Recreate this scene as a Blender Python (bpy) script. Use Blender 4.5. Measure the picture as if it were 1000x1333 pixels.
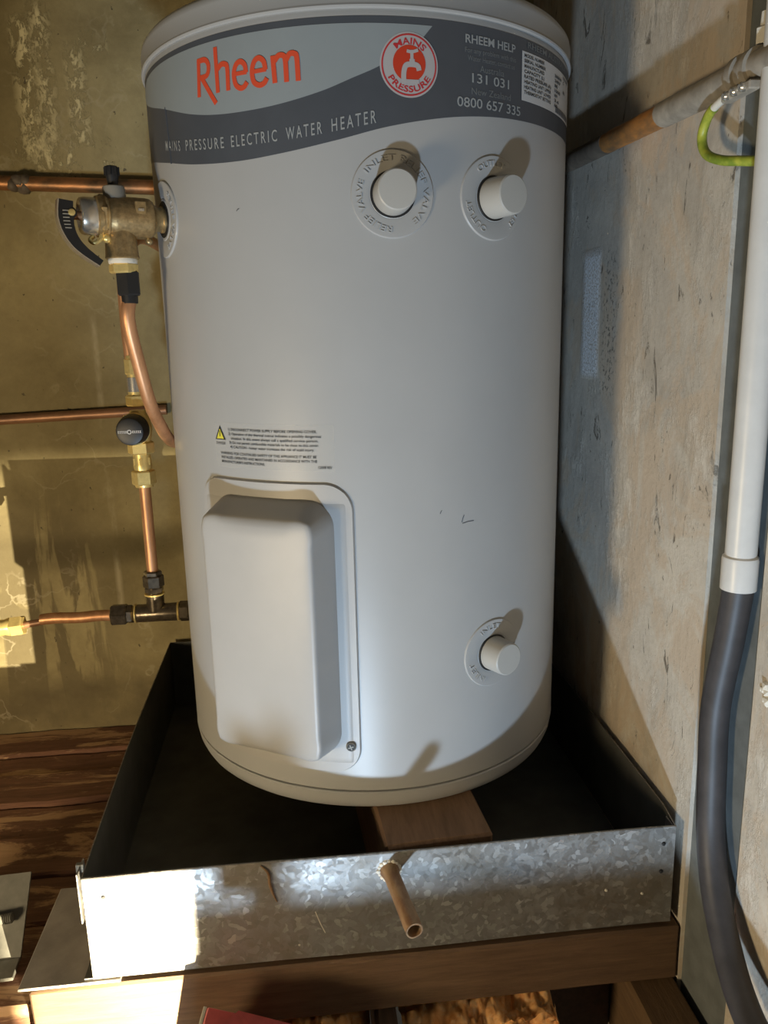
import bpy, bmesh, math, random
from mathutils import Vector, Matrix, noise

for o in list(bpy.data.objects):
    bpy.data.objects.remove(o)
scene = bpy.context.scene
COL = scene.collection
random.seed(7)

# ------------------------------------------------------------------ camera
def basis(yaw, pitch, roll):
    f = Vector((math.sin(yaw)*math.cos(pitch), math.cos(yaw)*math.cos(pitch), -math.sin(pitch)))
    r = Vector((math.cos(yaw), -math.sin(yaw), 0)); u = r.cross(f)
    c, s = math.cos(roll), math.sin(roll)
    return f, c*r+s*u, -s*r+c*u
cam_d = bpy.data.cameras.new('camera'); cam = bpy.data.objects.new('camera', cam_d); COL.objects.link(cam)
F, RT_, UP = basis(0.10117, 0.22438, -0.02352)
M = Matrix((RT_, UP, -F)).transposed().to_4x4(); M.translation = Vector((-0.0824, -1.0024, 0.5101))
cam.matrix_world = M
cam_d.sensor_fit = 'VERTICAL'; cam_d.sensor_height = 36; cam_d.lens = 1019.8/1333*36
cam_d.clip_start = 0.01; cam_d.clip_end = 50
scene.camera = cam

# ------------------------------------------------------------------ world, lights, exposure
world = bpy.data.worlds.new('world'); scene.world = world; world.use_nodes = True
bg = world.node_tree.nodes['Background']; bg.inputs[0].default_value = (1.0, 0.9, 0.72, 1); bg.inputs[1].default_value = 0.03

def lamp(name, kind, loc, target, energy, color, size=0.03, angle=120, blend=0.4):
    d = bpy.data.lights.new(name, kind); d.energy = energy; d.color = color; d.shadow_soft_size = size
    if kind == 'SPOT':
        d.spot_size = math.radians(angle); d.spot_blend = blend
    o = bpy.data.objects.new(name, d); COL.objects.link(o); o.location = loc
    o.rotation_euler = (Vector(target)-Vector(loc)).to_track_quat('-Z', 'Y').to_euler()
    return o
lamp('torch_cool', 'SPOT', (-0.34, -1.62, -0.72), (0.29, -0.20, 0.38), 92, (0.60, 0.79, 1.0), 0.04, 47, 0.6)
lamp('work_light_warm', 'SPOT', (-0.88, -0.93, 0.045), (-0.12, 0.05, 0.36), 27, (1.0, 0.78, 0.47), 0.11, 150, 0.4)

vs = scene.view_settings
vs.view_transform = 'Standard'; vs.look = 'None'; vs.exposure = 0.0; vs.gamma = 1.0; vs.use_curve_mapping = False

# ------------------------------------------------------------------ materials
MATS = {}
def nt(name):
    m = bpy.data.materials.new(name); m.use_nodes = True
    t = m.node_tree; b = t.nodes['Principled BSDF']; MATS[name] = m
    return m, t, b
def lk(t, a, b): t.links.new(a, b)
def texco(t, scale=(1, 1, 1), loc=(0, 0, 0)):
    c = t.nodes.new('ShaderNodeTexCoord'); mp = t.nodes.new('ShaderNodeMapping')
    mp.inputs['Scale'].default_value = scale; mp.inputs['Location'].default_value = loc
    lk(t, c.outputs['Object'], mp.inputs['Vector']); return mp.outputs[0]
def noi(t, vec, scale, detail=6, rough=0.6, dist=0.0):
    n = t.nodes.new('ShaderNodeTexNoise'); n.inputs['Scale'].default_value = scale; n.inputs['Detail'].default_value = detail
    n.inputs['Roughness'].default_value = rough; n.inputs['Distortion'].default_value = dist
    lk(t, vec, n.inputs['Vector']); return n.outputs['Fac']
def ramp(t, fac, stops):
    r = t.nodes.new('ShaderNodeValToRGB'); e = r.color_ramp.elements
    while len(e) < len(stops): e.new(0.5)
    for i, (p, c) in enumerate(stops):
        e[i].position = p; e[i].color = (c, c, c, 1) if isinstance(c, (int, float)) else (*c, 1)
    lk(t, fac, r.inputs[0]); return r.outputs[0]
def mix(t, fac, a, b, mode='MIX'):
    n = t.nodes.new('ShaderNodeMix'); n.data_type = 'RGBA'; n.blend_type = mode
    if isinstance(fac, (int, float)): n.inputs[0].default_value = fac
    else: lk(t, fac, n.inputs[0])
    for i, v in ((6, a), (7, b)):
        if isinstance(v, tuple): n.inputs[i].default_value = (*v, 1)
        else: lk(t, v, n.inputs[i])
    return n.outputs[2]
def mth(t, op, a, b=None, clamp=False):
    n = t.nodes.new('ShaderNodeMath'); n.operation = op; n.use_clamp = clamp
    for i, v in enumerate((a, b)):
        if v is None: continue
        if isinstance(v, (int, float)): n.inputs[i].default_value = v
        else: lk(t, v, n.inputs[i])
    return n.outputs[0]
def bump(t, b, h, strength=0.3, dist=0.002):
    n = t.nodes.new('ShaderNodeBump'); n.inputs['Strength'].default_value = strength; n.inputs['Distance'].default_value = dist
    lk(t, h, n.inputs['Height']); lk(t, n.outputs[0], b.inputs['Normal'])
def boxmask(t, axis_a, a0, a1, axis_b, b0, b1, soft):
    """1 inside a rectangle of object space, with soft edges"""
    c = t.nodes.new('ShaderNodeTexCoord'); s = t.nodes.new('ShaderNodeSeparateXYZ'); lk(t, c.outputs['Object'], s.inputs[0])
    out = None
    for ax, lo, hi in ((axis_a, a0, a1), (axis_b, b0, b1)):
        for v, sgn in ((lo, 1), (hi, -1)):
            q = mth(t, 'MULTIPLY', mth(t, 'SUBTRACT', s.outputs[ax], v), sgn/soft)
            q = mth(t, 'ADD', q, 0.5, True)
            out = q if out is None else mth(t, 'MULTIPLY', out, q)
    return out

def plain(name, col, rough=0.5, metal=0.0, var=0.0, scale=60, bmp=0.0, spec=0.5, coat=0.0):
    m, t, b = nt(name)
    b.inputs['Roughness'].default_value = rough; b.inputs['Metallic'].default_value = metal
    b.inputs['Specular IOR Level'].default_value = spec; b.inputs['Coat Weight'].default_value = coat
    b.inputs['Base Color'].default_value = (*col, 1)
    if var or bmp:
        n = noi(t, texco(t), scale)
        if var:
            lo = tuple(c*(1-var) for c in col); hi = tuple(min(1, c*(1+var)) for c in col)
            lk(t, ramp(t, n, [(0.3, lo), (0.7, hi)]), b.inputs['Base Color'])
        if bmp: bump(t, b, n, bmp, 0.001)
    return m

plain('tank_paint', (0.42, 0.423, 0.42), 0.38, var=0.03, scale=9, coat=0.0)
plain('cover_plastic', (0.435, 0.43, 0.42), 0.42, var=0.02, scale=30)
plain('plug_plastic', (0.47, 0.46, 0.43), 0.4)
plain('band_grey', (0.078, 0.086, 0.10), 0.42, var=0.08, scale=20)
plain('leaf_grey', (0.29, 0.325, 0.34), 0.42, var=0.03, scale=20)
plain('logo_red', (0.70, 0.085, 0.035), 0.45)
plain('emblem_white', (0.46, 0.44, 0.44), 0.45)
plain('emblem_red', (0.52, 0.035, 0.04), 0.45)
plain('emblem_orange', (0.58, 0.05, 0.02), 0.45)
plain('print_grey', (0.34, 0.355, 0.355), 0.45)
plain('print_dim', (0.19, 0.205, 0.21), 0.45)
plain('print_black', (0.03, 0.03, 0.03), 0.5)
plain('plate_white', (0.62, 0.62, 0.62), 0.45)
plain('sign_yellow', (0.75, 0.68, 0.08), 0.45)
m, t, b = nt('sticker_film'); b.inputs['Base Color'].default_value = (0.78, 0.77, 0.72, 1); b.inputs['Roughness'].default_value = 0.22; b.inputs['Alpha'].default_value = 0.14
plain('hole_black', (0.012, 0.012, 0.012), 0.6)
plain('black_plastic', (0.016, 0.016, 0.017), 0.45, var=0.15, scale=80)
plain('bronze', (0.52, 0.38, 0.19), 0.33, 0.7, var=0.35, scale=120, bmp=0.15)
plain('bronze_cast', (0.44, 0.31, 0.15), 0.4, 0.7, var=0.3, scale=250, bmp=0.35)
plain('chrome', (0.72, 0.68, 0.6), 0.25, 0.8)
plain('brass', (0.90, 0.68, 0.26), 0.33, 0.55, var=0.12, scale=150)
plain('dark_bronze', (0.13, 0.105, 0.075), 0.26, 0.6, var=0.4, scale=160, bmp=0.15)
plain('ptfe_tape', (0.80, 0.76, 0.66), 0.55, bmp=0.4, scale=500)
plain('grey_plastic', (0.27, 0.25, 0.21), 0.5)
plain('pvc_white', (0.72, 0.71, 0.68), 0.35, var=0.05, scale=40)
plain('poly_black', (0.05, 0.047, 0.05), 0.5, var=0.25, scale=40)
plain('zinc_grey', (0.21, 0.205, 0.18), 0.5, 0.2, var=0.2, scale=50, bmp=0.1)
plain('red_card', (0.36, 0.055, 0.05), 0.55, var=0.2, scale=60)
plain('card_edge', (0.42, 0.38, 0.30), 0.7, var=0.2, scale=120)

def copper(name, col, tarn, amount, scale=40, stretch=(1, 1, 1), metal=0.85, rough=0.36):
    m, t, b = nt(name); b.inputs['Metallic'].default_value = metal; b.inputs['Roughness'].default_value = rough
    n = noi(t, texco(t, stretch), scale, 8, 0.65)
    lk(t, ramp(t, n, [(amount-0.12, tarn), (amount+0.12, col)]), b.inputs['Base Color'])
    bump(t, b, n, 0.12, 0.0006)
copper('copper_new', (0.70, 0.36, 0.18), (0.50, 0.24, 0.11), 0.45, 60, (1, 1, 0.25), 0.55, 0.42)
copper('copper_old', (0.42, 0.22, 0.12), (0.22, 0.12, 0.07), 0.5, 45, (0.3, 1, 1), 0.4, 0.45)
copper('copper_dirty', (0.52, 0.24, 0.10), (0.12, 0.085, 0.05), 0.52, 30, (0.5, 1, 1), 0.6, 0.45)
copper('copper_orange', (0.62, 0.27, 0.07), (0.24, 0.14, 0.07), 0.5, 50, (1, .4, 1), 0.3, 0.5)
copper('spout_rust', (0.42, 0.28, 0.15), (0.26, 0.14, 0.07), 0.5, 70, (1, .4, 1), 0.35, 0.5)
plain('dusty_paint', (0.37, 0.33, 0.27), 0.6, 0.1, var=0.25, scale=70, bmp=0.2)
plain('dark_dusty', (0.16, 0.13, 0.10), 0.6, 0.1, var=0.3, scale=60, bmp=0.2)

m, t, b = nt('wire_green')
n = noi(t, texco(t), 60, 3)
lk(t, ramp(t, n, [(0.4, (0.22, 0.30, 0.03)), (0.6, (0.48, 0.50, 0.06))]), b.inputs['Base Color']); b.inputs['Roughness'].default_value = 0.4

# galvanised steel with spangle
def galv(name, lo, hi, metal=0.75, stain=0.5):
    m, t, b = nt(name); b.inputs['Metallic'].default_value = metal
    v = t.nodes.new('ShaderNodeTexVoronoi'); v.inputs['Scale'].default_value = 190; v.inputs['Randomness'].default_value = 1
    vec = texco(t)
    d = t.nodes.new('ShaderNodeTexNoise'); d.inputs['Scale'].default_value = 60; lk(t, vec, d.inputs['Vector'])
    vm = t.nodes.new('ShaderNodeVectorMath'); vm.operation = 'MULTIPLY_ADD'; lk(t, d.outputs['Color'], vm.inputs[0]); vm.inputs[1].default_value = (0.02,)*3; lk(t, vec, vm.inputs[2])
    lk(t, vm.outputs[0], v.inputs['Vector'])
    s = t.nodes.new('ShaderNodeSeparateColor'); lk(t, v.outputs['Color'], s.inputs[0])
    base = ramp(t, s.outputs[0], [(0.0, lo), (0.82, tuple(a*0.65+c*0.35 for a, c in zip(lo, hi))), (1.0, hi)])
    n = noi(t, vec, 14, 8, 0.65)
    base = mix(t, ramp(t, n, [(0.45, 0.0), (0.7, stain)]), base, (0.20, 0.16, 0.11))
    lk(t, base, b.inputs['Base Color'])
    lk(t, ramp(t, s.outputs[1], [(0, 0.34), (1, 0.62)]), b.inputs['Roughness'])
    n2 = noi(t, vec, 120, 4)
    bump(t, b, mth(t, 'ADD', mth(t, 'MULTIPLY', s.outputs[2], 0.6), n2), 0.25, 0.0006)
galv('galvanised', (0.25, 0.24, 0.225), (0.50, 0.49, 0.47), 0.6, 0.75)
plain('tray_inside', (0.11, 0.11, 0.10), 0.6, 0.0, var=0.25, scale=20)

# timber
def timber(name, lo, hi, patch=None, stretch=(1.2, 14, 14), rough=0.75):
    m, t, b = nt(name); b.inputs['Roughness'].default_value = rough
    vec = texco(t, stretch)
    n = noi(t, vec, 9, 10, 0.7, 0.4)
    col = ramp(t, n, [(0.3, lo), (0.7, hi)])
    if patch:
        n2 = noi(t, texco(t, (3, 14, 14)), 1.6, 10, 0.72, 0.6)
        col = mix(t, ramp(t, n2, [(0.50, 0.0), (0.56, 1.0)]), col, patch)
        n3 = noi(t, texco(t), 38, 6, 0.7)
        col = mix(t, ramp(t, n3, [(0.62, 0.0), (0.72, 0.75)]), col, (0.045, 0.022, 0.014))
        n4 = noi(t, texco(t), 170, 2, 0.5)
        col = mix(t, ramp(t, n4, [(0.77, 0.0), (0.80, 0.9)]), col, (0.7, 0.6, 0.5))
    lk(t, col, b.inputs['Base Color']); bump(t, b, n, 0.45, 0.0025)
timber('boards_red', (0.12, 0.052, 0.03), (0.27, 0.13, 0.075), (0.55, 0.34, 0.19))
timber('beam_wood', (0.085, 0.047, 0.025), (0.17, 0.10, 0.052))
timber('joist_wood', (0.10, 0.055, 0.025), (0.18, 0.105, 0.045), None, (14, 1.2, 14))
timber('block_wood', (0.17, 0.095, 0.048), (0.29, 0.165, 0.088), None, (14, 1.5, 14))
timber('dark_wood', (0.05, 0.03, 0.018), (0.10, 0.06, 0.035), None, (14, 1.2, 14))
plain('grey_board', (0.33, 0.30, 0.27), 0.8, var=0.28, scale=18, bmp=0.15)

# concrete
def concrete(name, lo, hi, dark, wall):
    m, t, b = nt(name); b.inputs['Roughness'].default_value = 0.85; b.inputs['Specular IOR Level'].default_value = 0.25
    vec = texco(t)
    n = noi(t, vec, 5.5, 12, 0.62, 0.3)
    col = ramp(t, n, [(0.36, lo), (0.64, hi)])
    fine = noi(t, vec, 90, 8, 0.7)
    col = mix(t, 0.3, col, ramp(t, fine, [(0.3, 0.38), (0.7, 0.62)]), 'OVERLAY')
    h = mth(t, 'ADD', mth(t, 'MULTIPLY', fine, 0.6), mth(t, 'MULTIPLY', n, 1.5))
    # pits
    pits = ramp(t, noi(t, texco(t, (1, 1, 0.6)), 130, 2, 0.5), [(0.235, 1.0), (0.265, 0.0)])
    col = mix(t, mth(t, 'MULTIPLY', pits, 0.7), col, (0.07, 0.06, 0.05)); h = mth(t, 'SUBTRACT', h, mth(t, 'MULTIPLY', pits, 0.6))
    if wall == 'back':
        # damp drips low on the wall
        drip = noi(t, texco(t, (10, 1, 1.6), (0.3, 0, 0.2)), 2.0, 8, 0.6, 0.8)
        md = boxmask(t, 'X', -0.80, -0.42, 'Z', -0.09, 0.24, 0.12)
        col = mix(t, mth(t, 'MULTIPLY', ramp(t, drip, [(0.47, 0.0), (0.52, 0.75)]), md), col, dark)
        # damp foot of the wall
        foot = noi(t, texco(t, (5, 1, 5)), 2.0, 6, 0.6)
        mf = boxmask(t, 'X', -3, 3, 'Z', -1, -0.055, 0.05)
        col = mix(t, mth(t, 'MULTIPLY', mf, ramp(t, foot, [(0.35, 0.85), (0.62, 0.3)])), col, dark)
        # pour line across the wall
        mp = boxmask(t, 'X', -3, 3, 'Z', 0.35, 0.575, 0.07)
        col = mix(t, mth(t, 'MULTIPLY', mp, 0.28), col, dark)
        # wavy pale calcite lines
        w = t.nodes.new('ShaderNodeTexVoronoi'); w.feature = 'DISTANCE_TO_EDGE'; w.inputs['Scale'].default_value = 7.0
        vd = t.nodes.new('ShaderNodeVectorMath'); vd.operation = 'MULTIPLY_ADD'
        nn = t.nodes.new('ShaderNodeTexNoise'); nn.inputs['Scale'].default_value = 9; nn.inputs['Detail'].default_value = 5; lk(t, vec, nn.inputs['Vector'])
        lk(t, nn.outputs['Color'], vd.inputs[0]); vd.inputs[1].default_value = (0.35,)*3; lk(t, vec, vd.inputs[2]); lk(t, vd.outputs[0], w.inputs['Vector'])
        gate = ramp(t, noi(t, vec, 7, 4), [(0.48, 0.0), (0.66, 1.0)])
        lines = mth(t, 'MULTIPLY', ramp(t, w.outputs['Distance'], [(0.006, 0.42), (0.03, 0.0)]), gate)
        col = mix(t, lines, col, (0.62, 0.55, 0.38))
        # crusty lime streaks
        for (x0, x1, z0, z1, sx, th) in ((-0.474, -0.448, 0.78, 0.965, 30, 0.43), (-0.446, -0.428, 0.80, 0.985, 34, 0.43), (-0.462, -0.430, 0.765, 0.83, 30, 0.43), (-0.400, -0.383, 0.80, 0.93, 38, 0.44), (-0.50, -0.33, 0.755, 0.80, 18, 0.49), (-0.405, -0.35, 0.92, 0.955, 20, 0.52)):
            st = noi(t, texco(t, (1, 1, 0.6), (x0*7, 0, 0)), sx*1.7, 12, 0.78, 0.3)
            mk = mth(t, 'MULTIPLY', ramp(t, st, [(th+0.05, 0.0), (th+0.09, 1.0)]), boxmask(t, 'X', x0, x1, 'Z', z0, z1, 0.02))
            col = mix(t, mk, col, (0.90, 0.79, 0.46)); h = mth(t, 'ADD', h, mth(t, 'MULTIPLY', mk, 2.5))
        # pale run down the middle
        mr = mth(t, 'MULTIPLY', boxmask(t, 'X', -0.408, -0.400, 'Z', 0.05, 0.56, 0.006), ramp(t, noi(t, texco(t, (3, 1, 1)), 12, 4), [(0.42, 0.0), (0.6, 0.5)]))
        col = mix(t, mr, col, (0.66, 0.58, 0.40))
    else:
        # bluish render on the part by the corner, pinkish plaster patches, trowel scars
        pk = noi(t, texco(t, (1, 1.2, 0.9)), 6, 10, 0.68, 1.2)
        col = mix(t, ramp(t, pk, [(0.48, 0.0), (0.56, 0.75)]), col, (0.64, 0.52, 0.39))
        str_ = noi(t, texco(t, (1, 1.5, 0.8)), 8, 12, 0.72, 0.6)
        col = mix(t, ramp(t, str_, [(0.52, 0.0), (0.66, 0.40)]), col, (0.36, 0.32, 0.26))
        h = mth(t, 'ADD', h, mth(t, 'MULTIPLY', str_, 1.2))
        sc = noi(t, texco(t, (1, 1.9, 0.7)), 20, 8, 0.72, 0.8)
        scar = ramp(t, sc, [(0.615, 0.0), (0.65, 0.85)])
        col = mix(t, scar, col, (0.15, 0.125, 0.095)); h = mth(t, 'SUBTRACT', h, scar)
        pale = ramp(t, noi(t, texco(t, (1, 1.4, 0.8), (0, 3, 1)), 8, 12, 0.76), [(0.53, 0.0), (0.62, 0.7)])
        col = mix(t, pale, col, (0.80, 0.75, 0.66)); h = mth(t, 'ADD', h, mth(t, 'MULTIPLY', pale, 0.8))
        # coarse white patch
        mk = boxmask(t, 'Y', -0.006, 0.052, 'Z', 0.45, 0.605, 0.012)
        gr = noi(t, vec, 330, 4, 0.7)
        mk = mth(t, 'MULTIPLY', mk, ramp(t, gr, [(0.40, 0.15), (0.5, 1.0)]))
        col = mix(t, mk, col, (0.92, 0.94, 0.97)); h = mth(t, 'ADD', h, mth(t, 'MULTIPLY', mk, 1.6))
        # rough strip beside it
        mk2 = mth(t, 'MULTIPLY', boxmask(t, 'Y', -0.062, -0.022, 'Z', 0.43, 0.60, 0.02), ramp(t, noi(t, vec, 150, 5, 0.7), [(0.55, 0.0), (0.62, 0.8)]))
        col = mix(t, mk2, col, (0.10, 0.095, 0.09)); h = mth(t, 'SUBTRACT', h, mk2)
    lk(t, col, b.inputs['Base Color']); bump(t, b, h, 0.55, 0.0022)
concrete('concrete_back', (0.27, 0.22, 0.11), (0.46, 0.385, 0.205), (0.15, 0.12, 0.068), 'back')
concrete('concrete_right', (0.52, 0.48, 0.42), (0.72, 0.66, 0.56), (0.2, 0.18, 0.15), 'right')
plain('joint_strip', (0.15, 0.165, 0.165), 0.75, var=0.18, scale=45, bmp=0.3)

m, t, b = nt('insulation')
n = noi(t, texco(t), 45, 10, 0.75, 1.2)
lk(t, ramp(t, n, [(0.3, (0.75, 0.28, 0.07)), (0.5, (0.97, 0.52, 0.20)), (0.7, (0.98, 0.72, 0.42))]), b.inputs['Base Color'])
b.inputs['Roughness'].default_value = 0.95; b.inputs['Specular IOR Level'].default_value = 0.1
bump(t, b, noi(t, texco(t), 160, 10, 0.8, 1.5), 0.6, 0.004)

# ------------------------------------------------------------------ mesh helpers
def finish(name, bm, mat, parent=None, loc=None, smooth=True, angle=35):
    bmesh.ops.remove_doubles(bm, verts=bm.verts, dist=1e-7)
    me = bpy.data.meshes.new(name)
    if loc is not None and parent is None:
        bmesh.ops.translate(bm, verts=bm.verts, vec=-Vector(loc))
    bm.normal_update(); bm.to_mesh(me); bm.free()
    o = bpy.data.objects.new(name, me); COL.objects.link(o)
    for mm in (mat if isinstance(mat, (list, tuple)) else [mat]): me.materials.append(MATS[mm])
    if smooth:
        me.shade_smooth(); me.set_sharp_from_angle(angle=math.radians(angle))
    if parent is not None:
        o.parent = parent; o.matrix_parent_inverse = Matrix.Translation(-world_loc(parent))
    elif loc is not None: o.location = loc
    return o
def world_loc(o):
    v = Vector(o.get('wl', (0, 0, 0))) if 'wl' in o else Vector(o.location)
    if o.parent is not None: return Vector((0, 0, 0))
    return v
def tag(o, label, cat, group=None, kind=None):
    if label: o['label'] = label
    if cat: o['category'] = cat
    if group: o['group'] = group
    if kind: o['kind'] = kind
    return o
def thing(name, loc, label, cat, group=None):
    o = bpy.data.objects.new(name, None); COL.objects.link(o); o.location = loc; o.empty_display_size = 0.05
    return tag(o, label, cat, group)
def frame(d, up=(0, 0, 1)):
    d = Vector(d).normalized(); u = Vector(up)
    if abs(d.dot(u)) > 0.97: u = Vector((0, 1, 0))
    x = u.cross(d).normalized(); y = d.cross(x); return x, y, d
def lathe(bm, origin, axis, prof, seg=32, cap0=True, cap1=True, up=(0, 0, 1)):
    """prof: (s, r) along the axis"""
    x, y, d = frame(axis, up); o = Vector(origin); rings = []
    for s, r in prof:
        rings.append([bm.verts.new(o+d*s+(x*math.cos(k*2*math.pi/seg)+y*math.sin(k*2*math.pi/seg))*r) for k in range(seg)])
    for a, c in zip(rings, rings[1:]):
        for k in range(seg): bm.faces.new((a[k], a[(k+1) % seg], c[(k+1) % seg], c[k]))
    if cap0: bm.faces.new(rings[0][::-1])
    if cap1: bm.faces.new(rings[-1])
def hexnut(bm, origin, axis, s0, s1, r, up=(0, 0, 1), seg=6, ch=0.12, rot=0.0):
    """chamfered hexagon between s0 and s1; r across corners"""
    x, y, d = frame(axis, up); o = Vector(origin); e = r*ch; rings = []
    for s, f in ((s0, 0.88), (s0+e, 1), (s1-e, 1), (s1, 0.88)):
        rings.append([bm.verts.new(o+d*s+(x*math.cos(rot+k*2*math.pi/seg)+y*math.sin(rot+k*2*math.pi/seg))*r*f) for k in range(seg)])
    for a, c in zip(rings, rings[1:]):
        for k in range(seg): bm.faces.new((a[k], a[(k+1) % seg], c[(k+1) % seg], c[k]))
    bm.faces.new(rings[0][::-1]); bm.faces.new(rings[-1])
def catmull(pts, n=10):
    P = [Vector(p) for p in pts]; P = [2*P[0]-P[1]]+P+[2*P[-1]-P[-2]]; out = []
    for i in range(1, len(P)-2):
        a, b_, c, d = P[i-1:i+3]
        for k in range(n):
            s = k/n
            out.append(0.5*((2*b_)+(c-a)*s+(2*a-5*b_+4*c-d)*s*s+(3*b_-a-3*c+d)*s**3))
    out.append(P[-2]); return out
def tube(bm, pts, r, seg=20, caps=True, wall=None):
    """sweep with parallel transport; r number or list"""
    n = len(pts); T = [(pts[min(i+1, n-1)]-pts[max(i-1, 0)]).normalized() for i in range(n)]
    x, y, _ = frame(T[0]); rings = []
    for i in range(n):
        x = (x-T[i]*x.dot(T[i])).normalized(); y = T[i].cross(x)
        rr = r[i] if isinstance(r, (list, tuple)) else r
        rings.append([bm.verts.new(pts[i]+(x*math.cos(k*2*math.pi/seg)+y*math.sin(k*2*math.pi/seg))*rr) for k in range(seg)])
    for a, c in zip(rings, rings[1:]):
        for k in range(seg): bm.faces.new((a[k], a[(k+1) % seg], c[(k+1) % seg], c[k]))
    if caps:
        bm.faces.new(rings[0][::-1]); bm.faces.new(rings[-1])
def box(bm, lo, hi, bev=0.0, mat=None, seg=1):
    vs_ = [bm.verts.new((x, y, z)) for x in (lo[0], hi[0]) for y in (lo[1], hi[1]) for z in (lo[2], hi[2])]
    fs = [bm.faces.new([vs_[i] for i in f]) for f in ((0, 1, 3, 2), (4, 6, 7, 5), (0, 4, 5, 1), (2, 3, 7, 6), (0, 2, 6, 4), (1, 5, 7, 3))]
    if bev:
        es = list({e for f in fs for e in f.edges})
        bmesh.ops.bevel(bm, geom=es, offset=bev, segments=seg, affect='EDGES')
        vs_ = [v for v in bm.verts if v.is_valid]
    if mat is not None: bmesh.ops.transform(bm, matrix=mat, verts=vs_)
def obox(name, lo, hi, mat, parent=None, bev=0.002, loc=None, M_=None, seg=1, rough=0.0, cuts=0, seed=0):
    bm = bmesh.new(); box(bm, lo, hi, bev, None, seg)
    if cuts:
        bmesh.ops.subdivide_edges(bm, edges=[e for e in bm.edges if e.calc_length() > 0.03], cuts=cuts, use_grid_fill=True)
        for v in bm.verts:
            v.co += noise.noise_vector(v.co*17+Vector((seed, 0, 0)))*rough
    if M_ is not None: bmesh.ops.transform(bm, matrix=M_, verts=bm.verts)
    return finish(name, bm, mat, parent, loc)

# ------------------------------------------------------------------ setting
FL = -0.160
o = obox('wall_back', (-1.9, 0.31, -0.45), (0.42, 0.46, 1.6), 'concrete_back', bev=0); tag(o, 'olive-brown stained concrete wall behind the water heater', None, kind='structure')
bm = bmesh.new(); box(bm, (0.30, -0.313, -0.45), (0.42, 0.31, 1.6))
o = finish('wall_right', bm, 'concrete_right'); tag(o, 'pale trowelled concrete wall right of the water heater', None, kind='structure')
bm = bmesh.new(); box(bm, (0.3015, -1.6, -0.45), (0.42, -0.402, 1.6), 0.001)
o = finish('wall_front_right', bm, 'concrete_right'); tag(o, 'chipped concrete wall panel behind the white conduit', None, kind='structure')
bm = bmesh.new(); box(bm, (0.3045, -0.403, -0.45), (0.41, -0.312, 1.6))
o = finish('trim_1', bm, 'joint_strip'); tag(o, 'blue-grey recessed joint strip between two concrete panels', None, kind='structure')
# chipped hole with a bright rim in the front panel
bm = bmesh.new()
for k in range(14):
    a = random.uniform(0, 6.28); r = random.uniform(0.002, 0.013)
    c = Vector((0.3025, -0.422+r*0.6*math.cos(a), 0.200+r*math.sin(a)))
    bmesh.ops.create_icosphere(bm, subdivisions=1, radius=random.uniform(0.0025, 0.0055), matrix=Matrix.Translation(c))
for v in bm.verts: v.co += noise.noise_vector(v.co*300)*0.0012
o = finish('mortar_lump', bm, 'ptfe_tape', loc=(0.3025, -0.422, 0.200), smooth=False); tag(o, 'small crumbly pale mortar lump on the concrete beside the black pipe', 'mortar')

bm = bmesh.new(); box(bm, (-1.9, -0.165, -0.40), (-0.30, 0.31, FL-0.030))
floor = finish('floor', bm, 'dark_wood'); tag(floor, 'dark timber floor left of the metal tray', None, kind='structure')
ys = [0.31, 0.232, 0.170, 0.086, 0.006, -0.078, -0.165]
for i in range(len(ys)-1):
    dz = [0.004, -0.002, 0.003, -0.004, 0.001, -0.003, -0.006][i]
    bm = bmesh.new(); box(bm, (-1.9, ys[i+1]+0.0012, FL-0.030), (-0.30, ys[i]-0.0012, FL+dz), 0.0025)
    es = [e for e in bm.edges if abs(e.verts[0].co.x-e.verts[1].co.x) > 0.5]
    bmesh.ops.subdivide_edges(bm, edges=es, cuts=60)
    for v in bm.verts:
        v.co.z += noise.noise(v.co*22)*0.003; v.co.y += noise.noise(v.co*35+Vector((9, 0, 0)))*0.0016
    finish('plank', bm, 'boards_red', floor)

# ------------------------------------------------------------------ timbers, tray support
o = obox('timber_bearer', (-0.379, -0.314, -0.188), (0.298, -0.262, -0.1215), 'beam_wood', bev=0.0025, loc=(-0.04, -0.288, -0.188), rough=0.0012, cuts=6)
tag(o, 'long brown timber bearer carrying the front of the metal tray', 'beam')
o = obox('timber_joist', (0.244, -0.95, -0.290), (0.297, 0.29, -0.1885), 'joist_wood', bev=0.003, loc=(0.27, -0.3, -0.29))
tag(o, 'brown timber joist end under the right end of the bearer', 'beam')
o = obox('timber_joist', (-0.034, -0.36, -0.290), (-0.012, 0.29, -0.1885), 'dark_wood', bev=0.003, loc=(-0.02, 0, -0.29))
tag(o, 'dark thin timber joist between the two insulation batts under the bearer', 'beam')
o = obox('fibre_board', (-0.390, -0.313, -0.1208), (-0.290, -0.165, -0.1178), 'grey_board', bev=0.0008, loc=(-0.34, -0.24, -0.1208))
tag(o, 'dusty grey board sticking out left from under the metal tray', 'board')
o = obox('support_joist', (-0.385, -0.262, -0.30), (-0.337, -0.17, -0.1212), 'dark_wood', bev=0.002, loc=(-0.36, 0, -0.3))
tag(o, 'dark timber joist beneath the left end of the grey board', 'beam')

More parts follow.
